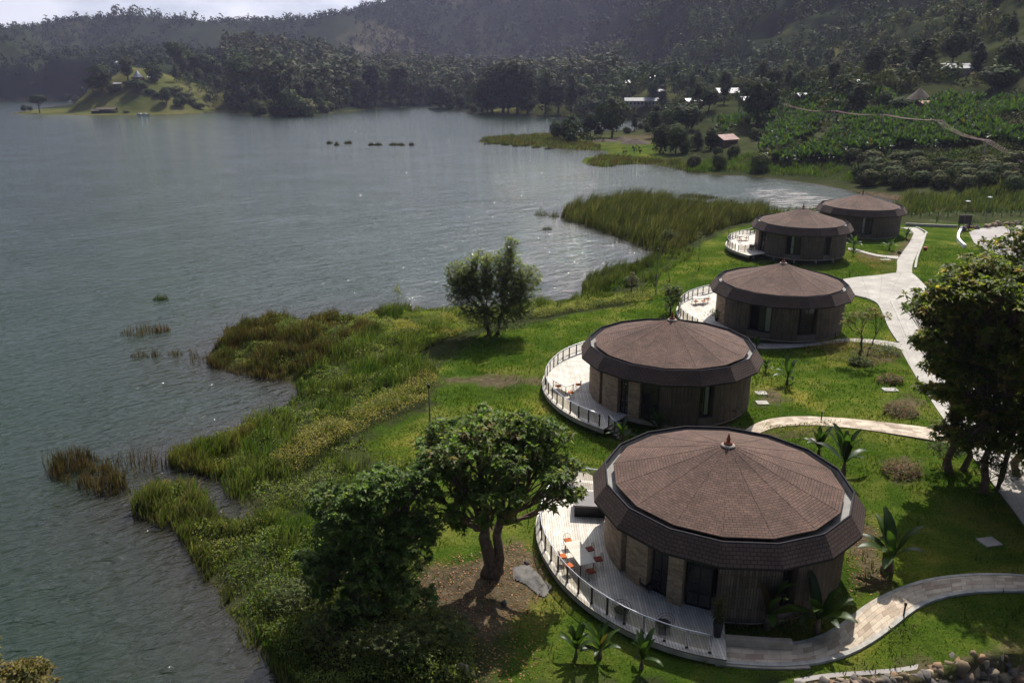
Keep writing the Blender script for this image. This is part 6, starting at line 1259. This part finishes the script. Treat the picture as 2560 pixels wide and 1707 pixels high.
def auto(kindw, n, xr, Yr, hr, phrase, group, g, shore_min=3, front=None, avoid=None):
    done = 0; tries = 0; L0 = (list(kindw.keys()), list(kindw.values()))
    while done < n and tries < n * 40:
        tries += 1; xV = g.uniform(*xr); Y = math.exp(g.uniform(math.log(Yr[0]), math.log(Yr[1]))); d = ray(xV * VS, 196); x = d[0] / d[1] * Y
        s = float(sdf([x], [Y], shore)[0])
        if s < shore_min: continue
        if front and s > front: continue
        if avoid and any(float(sdf([x], [Y], a)[0]) > 0 for a in avoid): continue
        k = L0[0][g.choice(len(L0[0]), p=np.array(L0[1]) / sum(L0[1]))]; h = g.uniform(*hr) * {'bush': .32, 'cone': .9, 'round': .75, 'tall': 1.15, 'umbrella': .9}[k]
        z = gz(x, Y); q = (x, Y, z); wd_ = g.uniform(.75, 1.15); hw = h / ((hr[0] + hr[1]) / 2 * {'bush': .32, 'cone': .9, 'round': .75, 'tall': 1.15, 'umbrella': .9}[k]); plant(k, q, h, wd_, ('small ' if hw < .92 else 'big ' if hw > 1.08 else '') + ('slim ' if wd_ < .9 else 'wide ' if wd_ > 1.02 else '') + f"{LOOK[k][0]} {phrase(xV, Y)}", group); done += 1
g = np.random.default_rng(404)
auto({'tall': 3, 'round': 3, 'cone': 1, 'bush': 1.5}, 62, (545, 1090), (640, 900), (16, 25), lambda x, Y: 'along the ' + ('wooded point' if x < 760 else 'far shore of the lake') + (' near the water' if Y < 760 else ' in the second row'), 'trees along the far shore', g, 2, 60)
auto({'bush': 1}, 16, (560, 1090), (640, 1000), (16, 24), lambda x, Y: 'at the waterline of the ' + ('wooded point' if x < 760 else 'far shore'), 'bushes along the far shore', g, 1, 12)
auto({'round': 3, 'tall': 1.4, 'cone': 1, 'bush': 2}, 20, (400, 560), (770, 930), (13, 19), lambda x, Y: 'in the wood on the back of the headland', 'trees on the headland', g, 6)
auto({'round': 3, 'tall': 1.2, 'cone': 1, 'bush': 2}, 60, (1330, 1900), (370, 640), (9, 17), lambda x, Y: 'among the ' + ('lower' if Y < 480 else 'upper') + (' village plots past the point' if x < 1600 else ' plots below the hillside'), 'trees in the valley plots', g, 5)
auto({'round': 3, 'tall': 1, 'cone': 1.2, 'bush': 2}, 46, (1880, 2500), (330, 560), (9, 15), lambda x, Y: 'on the ' + ('lower' if Y < 420 else 'higher') + ' bright slope above the enset field', 'trees on the bright slope', g, 5)
auto({'bush': 1}, 14, (1480, 1860), (255, 330), (9, 14), lambda x, Y: 'between the brick house and the near bay', 'bushes by the near bay', g, 3)
for x, y, yt, w, lb in ((330, 200, 191, 30, 'dark bush on the slope under the pyramid-roofed hut, lower of two'), (345, 214, 203, 26, 'dark hedge bush crossing the middle of the headland meadow'), (366, 222, 211, 24, 'dark hedge bush next to the oval tree on the meadow'), (300, 196, 184, 30, 'dark bush on the crest in front of the pyramid-roofed hut'), (440, 236, 222, 30, 'bush at the wooded edge of the headland meadow'), (400, 215, 196, 40, 'light green bush mass above the two small round trees'), (425, 226, 208, 40, 'light green bush mass beside the headland wood'), (455, 248, 234, 26, 'shoreline bush at the end of the headland meadow'), (262, 259, 252, 14, 'little bush beside the boathouse wall'), (290, 260, 253, 14, 'little bush past the boathouse')): tree_px('bush', x, y, yt, w, lb, 'bushes on the headland meadow', 0 if 'dark' in lb else 1)
# coffee-like bushes between the marsh and the enset field
for k_ in range(34):
    x = 1960 + (k_ * 53 % 430); y = 368 + (k_ * 37 % 62) + (x - 1960) * .03; p = G(x, y); plant('bush', p, g.uniform(2.8, 4.6), g.uniform(1.1, 1.7), ('small ' if k_ % 4 == 0 else '') + 'olive leafy bush in the ' + ('lower' if y > 410 else 'upper') + ' row above the marsh, ' + ('before the farthest cottage roof' if x < 2080 else 'above the low pale wall' if x < 2200 else 'above the boulders' if x < 2300 else 'at the picture edge'), 'olive bushes below the enset field', 2 if k_ % 3 else 0)
for x, y, yt, w, lb in ((1650, 388, 352, 28, 'golden-green bush on the bank of the near bay, brighter of two'), (1745, 392, 350, 44, 'golden-green bush on the bank of the near bay, larger of two')): tree_px('bush', x, y, yt, w, lb, None, 1)
# ------------------------------------------------------------------ forests too far to count
def forest(name, label, xr, Yr, n, hr, cols, seed, cards=26, size=.17, cond=None, slim=.3):
    g = np.random.default_rng(seed); xV = g.uniform(*xr, n * 2); u = np.array([ray(a * VS, 196)[0] / ray(a * VS, 196)[1] for a in xV]); Y = np.exp(g.uniform(math.log(Yr[0]), math.log(Yr[1]), n * 2)); Y = np.sqrt(g.uniform(Yr[0] ** 2, Yr[1] ** 2, n * 2)) if Yr[1] > Yr[0] * 1.5 else Y; X = u * Y
    s = sdf(X, Y, shore); k = s > 6
    if cond is not None: k &= cond(X, Y, xV)
    X, Y = X[k][:n], Y[k][:n]; n = len(X); Z = ground_z(X, Y); H = g.uniform(*hr, n) * g.choice([.6, 1, 1, 1.25], n); W_ = H * slim * g.uniform(.7, 1.3, n)
    m = n * cards; c = np.repeat(np.stack([X, Y, Z], 1), cards, 0); Hc = np.repeat(H, cards); Wc = np.repeat(W_, cards); d = sph(m, g); d[:, 2] = np.abs(d[:, 2]) ** .8 * np.sign(d[:, 2] + .55)
    tz = g.uniform(.15, 1, m); prof = np.sin(PI * np.clip(tz * .9 + .12, 0, 1)) ** .6; P = c + np.stack([d[:, 0] * Wc * prof, d[:, 1] * Wc * prof, Hc * tz], 1)
    tc_ = colmix(n, cols, None, .35, g); col = np.repeat(tc_, cards, 0) * g.uniform(.75, 1.3, (m, 1)); vg = Veg(); sz = Hc * size * g.uniform(.7, 1.4, m); out = unit(np.stack([P[:, 0] - c[:, 0], P[:, 1] - c[:, 1], (tz - .45) * Hc * .6], 1)); vg.cards(P, np.cross(out, sph(m, g)), out + g.normal(size=(m, 3)) * .3, sz, sz * .8, col, .1)
    o = link(name, vg.mesh(name), None, M['leaf_far']); tag(o, label, 'forest', kind='stuff')
forest('far_ridge_forest', 'distant forest covering the ridge above the lake head', (-300, 1000), (950, 2100), 6500, (7, 12), [(.022, .034, .016), (.03, .042, .02)], 501, 16, .28, lambda X, Y, x: ((fbm(X * .008, Y * .008, 3, 71) > .47) | (Y < 1300)))
forest('skyline_trees', 'scattered trees along the skyline of the far ridge', (-100, 900), (1560, 2050), 420, (12, 20), DK, 502, 26, .22, lambda X, Y, x: np.abs(Y - np.interp(x, [-100, 0, 60, 140, 300, 500, 700, 780, 900], [1600, 1600, 1650, 1800, 1850, 1850, 1900, 1900, 2020])) < 35)
forest('mountain_forest', 'dark forest on the high mountain beyond the valley', (900, 1750), (1150, 2600), 6000, (11, 17), [(.02, .03, .016), (.028, .038, .02)], 503, 14, .3)
forest('shore_forest', 'mixed woodland behind the far shore trees', (520, 1420), (720, 1250), 2300, (15, 26), EU + DK, 504, 44, .16, lambda X, Y, x: (x < 1130) | (Y > 640))
forest('slope_forest', 'forest on the shaded slope above the valley village', (1330, 2420), (600, 1250), 3600, (9, 15), DK + MG[:2], 505, 30, .19, lambda X, Y, x: fbm(X * .012, Y * .012, 3, 81) > .3)
forest('bright_slope_scrub', 'scrub and small trees on the bright right-hand slope', (1880, 2650), (300, 620), 1700, (3, 8), MG + LG + OLIVE, 506, 40, .22, lambda X, Y, x: fbm(X * .02, Y * .02, 3, 83) > .42, .42)
forest('valley_scrub', 'hedges and scrub between the valley plots', (1300, 1950), (300, 650), 1500, (2, 6), MG + LG + DK, 507, 30, .25, lambda X, Y, x: fbm(X * .02, Y * .02, 3, 85) > .46, .5)
forest('headland_scrub', 'scrub on top of the headland', (250, 540), (760, 930), 240, (3, 8), MG + DK, 508, 36, .2, lambda X, Y, x: ((fbm(X * .03, Y * .03, 3, 87) > .55) | (x > 430)) & (Y > 760), .45)
# ------------------------------------------------------------------ enset field
fieldP = [tuple(G(x, y)[:2]) for x, y in ((1740, 372), (1760, 300), (1900, 285), (2060, 262), (2200, 235), (2352, 215), (2560, 190), (2600, 395), (2352, 352), (2200, 340), (2060, 355), (1960, 372), (1850, 385))]
fieldQ = [tuple(G(x, y)[:2]) for x, y in ((1540, 300), (1800, 235), (1990, 215), (2120, 255), (1900, 285), (1760, 305), (1640, 330))]
def bsdf(x, y, P): return sdf([x], [y], P)[0]
x, y, s = scatter(fieldP, 2600, g, None, 2); x2, y2, _ = scatter(fieldQ, 1100, g, None, 2)
k = fbm(x * .06, y * .06, 3, 95) > .42; x, y = x[k], y[k]; k = fbm(x2 * .06, y2 * .06, 3, 95) > .47; X_, Y_ = np.r_[x, x2[k]], np.r_[y, y2[k]]; Z_ = ground_z(X_, Y_)
dist = np.hypot(X_, Y_); order = np.argsort(dist); inv = X_ / Y_ < .66
near = [i for i in order if inv[i]][:235]; nearset = set(near); PX = [(lambda q: q[0] / q[1])(G(a, b)) for a, b in ((1797, 285), (1911, 300), (2024, 305), (2150, 312), (2257, 375))]; base = 'tall green enset plant in the '
for i in near:
    pk = min(range(5), key=lambda q: abs(PX[q] - X_[i] / Y_[i])); sc_ = g.uniform(1.15, 1.75); hz_ = int(np.clip((sc_ - 1.15) / .2, 0, 2)); row = ['lowest', 'low', 'middle', 'upper'][min(3, int((dist[i] - dist[near[0]]) / 11))] + ' rows, ' + ('left of the ' if X_[i] / Y_[i] < PX[pk] else 'right of the ') + ['first', 'second', 'third', 'fourth', 'fifth'][pk] + ' power pole'; base = ['short', 'mid-sized', 'tall'][hz_] + ' enset plant in the '
    banana((X_[i], Y_[i], Z_[i]), sc_, int(g.integers(5)), g.uniform(0, 6), base + row, 'enset plants of the slope field', 'enset_plant')
vg = Veg(); VAR = [banana_mesh(600 + s, 2.6, 8, .7)[0] for s in range(4)]; VV = [(np.concatenate(v.V), np.concatenate(v.Q), np.concatenate(v.C)) for v in VAR]
for i in range(len(X_)):
    if i in nearset: continue
    v, q, c = VV[i % 4]; a = g.uniform(0, 6.28); sc = g.uniform(1.1, 1.8); r_ = np.array([[math.cos(a), -math.sin(a), 0], [math.sin(a), math.cos(a), 0], [0, 0, 1]]); vg.add(v @ r_.T * sc + [X_[i], Y_[i], Z_[i]], q, c * g.uniform(.7, 1.15))
me = vg.mesh('enset_field'); o_ = link('enset_field', me, None, M['banana']); tag(o_, 'dense enset plantation covering the slope', 'plantation', kind='stuff')
g2 = np.random.default_rng(9); vg = Veg(); herbs(vg, fieldP, 3.2, 2.6, MG + DK + OLIVE, 1.0, g2, 3, None, .12, .4, 51); herbs(vg, [tuple(G(a, b)[:2]) for a, b in ((1950, 372), (2352, 345), (2560, 360), (2560, 440), (2352, 436), (2100, 425), (1960, 405))], 5, 2.2, OLIVE + DK, .7, g2, 2, None, .3, .3, 52)
o_ = link('slope_undergrowth', vg.mesh('slope_undergrowth'), None, M['leaf_far']); tag(o_, 'dark undergrowth beneath the enset and bushes', 'undergrowth', kind='stuff')
# ------------------------------------------------------------------ village and huts
def house(x, yb, w, d, h, rh, label, roofm='tin', wallm='mud', rz=0, gable=True, wins=0, name='village_house', p=None):
    p = G(x, yb) if p is None else p; o = empty(name, (p[0], p[1], p[2] - .3), label, 'house', None, rz); MB().box((0, 0, h / 2), (w, d, h)).build('wall', M[wallm], o); e = .5; mb = MB()
    W_, D_ = w / 2 + e, d / 2 + e
    if gable:
        t = .12; A = [(-W_, -D_, h), (W_, -D_, h), (W_, 0, h + rh), (-W_, 0, h + rh)]; B = [(W_, D_, h), (-W_, D_, h), (-W_, 0, h + rh), (W_, 0, h + rh)]
        for q in (A, B): mb.face(q); mb.face([(a, b, c - t) for a, b, c in q[::-1]])
        mb.build('roof', M[roofm], o); mb = MB()
        for sx in (-w / 2, w / 2): mb.face([(sx, -d / 2, h), (sx, d / 2, h), (sx, 0, h + rh * .9)])
        mb.build('gable', M[wallm], o)
    else:
        r = max(W_, D_); n = 16; mb.lathe([(r, h - .05), (r * .5, h + rh * .5), (.1, h + rh)], 20); mb.build('roof', M[roofm], o)
    for i in range(wins):
        xx = -w / 2 + (i + .5) * w / wins; MB().box((xx, -d / 2 - .01, h * .6), (w / wins * .45, .06, h * .35)).build('window', M['frame'], o)
    MB().box((w * .1 if not wins else w * .45, -d / 2 - .015, 1.0), (1.0, .06, 2.0)).build('door', M['frame'], o); return o
house(1486, 245, 32, 8, 4.2, 2.2, 'long school-like building with grey sheet roof and a row of windows', 'greytin', 'plaster', -.04, True, 12)
house(1663, 338, 8, 6, 3.2, 1.8, 'small brick house with a rusty pinkish roof beside pointed trees', 'rust', 'mud', .6)
house(1668, 226, 13, 7, 3, 2.6, 'village house with a glaring white roof left of the huge dark tree', 'tin', 'plaster', .3)
house(1714, 242, 6, 5, 2.6, 1.8, 'tiny white-roofed house touching the huge dark tree', 'tin', 'mud', .2)
house(1405, 200, 13, 7, 3, 2, 'white-roofed house above the trees, first of a pair', 'tin', 'plaster', -.1); house(1428, 198, 14, 7, 3, 2, 'longer white-roofed house above the trees, second of a pair', 'tin', 'plaster', .1)
house(1496, 186, 7, 5, 2.6, 1.6, 'small white-roofed hut high among the valley trees', 'tin', 'mud', .2); house(1514, 196 + 22, 6, 5, 2.6, 1.6, 'small pale-roofed hut beside the dark pointed tree', 'tin', 'mud', -.3)
house(1585, 244, 6, 5, 2.6, 1.6, 'small bright roof between village trees, nearer the long building', 'tin', 'mud', .3); house(1612, 243, 7, 5, 2.6, 1.6, 'small bright roof between village trees, nearer the huge dark tree', 'tin', 'mud', -.2)
house(1850, 236, 8, 5, 2.6, 1.6, 'white-roofed house in shadow below the dark hillside', 'tin', 'mud', .2); house(1965, 206, 9, 5, 2.8, 1.6, 'white-roofed house on the shoulder between two dark trees', 'tin', 'mud', .1); house(2188, 172, 12, 6, 2.8, 2.0, 'bright tin-roofed house high on the sunny slope', 'tin', 'plaster', -.1)
house(2108, 246, 8, 8, 3, 4.0, 'round mud hut with a tall conical thatched roof above the enset field', 'thatch', 'mud', 0, False, 0, 'thatched_hut'); house(2122, 258, 6, 5, 2.8, 1.4, 'small clay-roofed annex below the conical thatched hut', 'rust', 'mud', .4)
house(317, 182, 8, 8, 1.8, 6.0, 'pyramid-roofed white hut on the crest of the headland', 'tin', 'mud', 0, False, 0, 'pointed_hut'); house(353, 183, 9, 5, 2.2, 1.2, 'low grey-roofed shed on the crest of the headland', 'tin', 'mud', 0); house(271, 197, 6, 4, 1.8, 1.0, 'small pale-roofed shed above the headland meadow', 'tin', 'mud', .2)
house(246, 258, 15, 6, 2.6, 1.4, 'long dark boathouse on the headland shore', 'thatch', 'dark', .08); house(222, 260, 6, 5, 2.0, 1.6, 'small thatched shelter beside the boathouse', 'thatch', 'dark', 0)
for x, y, lb in ((276, 150, 'tiny bright roof in the gap behind the headland trees'), (518, 158, 'tiny bright roof in the clearing behind the massive dome-shaped tree'), (560, 150, 'tiny bright roof on the slope foot above the far wood')): house(x, y, 12, 7, 3, 2, lb, 'tin', 'plaster', .2)
def boat(x, y, L, label):
    p = V(x, y, WZ + .05); o = empty('boat', p, label, 'boat', 'white boats at the headland', .2); mb = MB(); n = 9
    for k in range(n):
        t0, t1 = -1 + 2 * k / n, -1 + 2 * (k + 1) / n; w0, w1 = (1 - abs(t0) ** 2.4) * L * .16, (1 - abs(t1) ** 2.4) * L * .16
        for s in (-1, 1): mb.face([(t0 * L / 2, 0, -.2), (t1 * L / 2, 0, -.2), (t1 * L / 2, s * w1, .8), (t0 * L / 2, s * w0, .8)][::s])
        mb.face([(t0 * L / 2, -w0, .55), (t1 * L / 2, -w1, .55), (t1 * L / 2, w1, .55), (t0 * L / 2, w0, .55)])
    mb.build('hull', M['boat'], o); MB().box((-L * .1, 0, 1.3), (L * .35, L * .2, .9)).build('cabin', M['boat'], o)
boat(323, 265, 6.5, 'white boat moored below the headland meadow, first of two'); boat(335, 265, 6.5, 'white boat moored below the headland meadow, second of two'); boat(164, 234.5, 7, 'white boat on the back shore of the headland')
# earth mounds
def mound(x, y, w, d, h, label):
    p = G(x, y); n = 34; gx, gy = np.meshgrid(np.linspace(-1, 1, n), np.linspace(-1, 1, n)); r = np.hypot(gx, gy); z = h * np.clip(1 - r, 0, 1) ** .9 * (.7 + .6 * fbm(gx * 3 + x, gy * 3, 4, 5)) - .1; idx = np.arange(n * n).reshape(n, n)
    me = mesh_np('earth_mound', np.stack([gx.ravel() * w, gy.ravel() * d, z.ravel()], 1), [np.stack([idx[:-1, :-1], idx[:-1, 1:], idx[1:, 1:], idx[1:, :-1]], -1).reshape(-1, 4)], smooth=True); o = link('earth_mound', me, None, M['soil']); o.location = p; tag(o, label, 'mound')
mound(1458, 330, 7, 6, 2.4, 'large heap of dark earth on the sandy shore ground'); mound(1388, 325, 7, 5, 1.3, 'low heap of earth under the big egg-shaped tree'); mound(1425, 322, 6, 5, 1.8, 'middle heap of earth between two others on the shore')
# ------------------------------------------------------------------ power line
POLES = [(1797, 285, 238), (1911, 300, 254), (2024, 305, 263), (2150, 312, 276), (2257, 375, 322)]; tops = []; _a, _b = G(1797, 285), G(2257, 375); XA = math.atan2(_b[1] - _a[1], _b[0] - _a[0]) + PI / 2
for k_, (x, yb, yt) in enumerate(POLES):
    p = G(x, yb); h = VY(x, yt, p[1])[2] - p[2]; o = empty('power_pole', p, 'grey wooden power pole on the slope, ' + ['beside the huge dark tree', 'second along the cables from the huge tree', 'in the middle of the enset field', 'behind the lower enset field', 'among the olive bushes, largest of the line'][k_], 'power pole', 'power poles carrying the cables')
    MB().lathe([(.2, -.3), (.13, h)], 8).build('pole', M['pole'], o, True); MB().box((0, 0, h - .3), (2.6, .14, .16), XA).build('crossarm', M['pole'], o); mb = MB()
    for s in (-1, 0, 1): mb.lathe([(.07, h - .2), (.09, h - .1), (.03, h)], 8, (s * math.cos(XA), s * math.sin(XA), 0))
    mb.build('insulator', M['white'], o); tops.append(np.array([p[0], p[1], p[2] + h]))
far_ = VY(1700, 250, 470); lastp = VY(2480, 420, 175); seq = [far_] + tops + [lastp]; k_ = 0
for s in (-1.0, -.35, .35, 1.0):
    pts = []; off = np.array([s * math.cos(XA), s * math.sin(XA), 0])
    for a, b2 in zip(seq[:-1], seq[1:]):
        L = np.linalg.norm(b2 - a); pts += [tuple(a + (b2 - a) * t + off - np.array([0, 0, L * .028 * 4 * t * (1 - t)])) for t in np.linspace(0, 1, 12)[:-1]]
    MB().tube(pts, .045, 4).build('power_cable', M['wire'], None, True); o = bpy.data.objects['power_cable' if k_ == 0 else 'power_cable.%03d' % k_]; tag(o, 'reddish overhead cable, ' + ['first', 'second', 'third', 'fourth'][k_] + ' strand across the pole crossarms', 'cable', 'overhead cables of the power line'); k_ += 1
# ------------------------------------------------------------------ mountain air
me = bpy.data.meshes.new('haze'); x0, x1, y0, y1, z0, z1 = -7700, 7700, -60, 5400, -30, 900
me.from_pydata([(a, b_2, c) for a in (x0, x1) for b_2 in (y0, y1) for c in (z0, z1)], [], [(0, 1, 3, 2), (4, 6, 7, 5), (0, 4, 5, 1), (2, 3, 7, 6), (0, 2, 6, 4), (1, 5, 7, 3)]); me.update()
m = bpy.data.materials.new('mountain_air'); m.use_nodes = True; nt = m.node_tree; nt.nodes.remove(nt.nodes['Principled BSDF']); v = nt.nodes.new('ShaderNodeVolumePrincipled'); v.inputs['Density'].default_value = .000068; v.inputs['Color'].default_value = (.66, .66, 1, 1); v.inputs['Anisotropy'].default_value = .25
nt.links.new(v.outputs[0], nt.nodes['Material Output'].inputs['Volume']); HAZE = link('haze', me, None, m); tag(HAZE, kind='stuff')
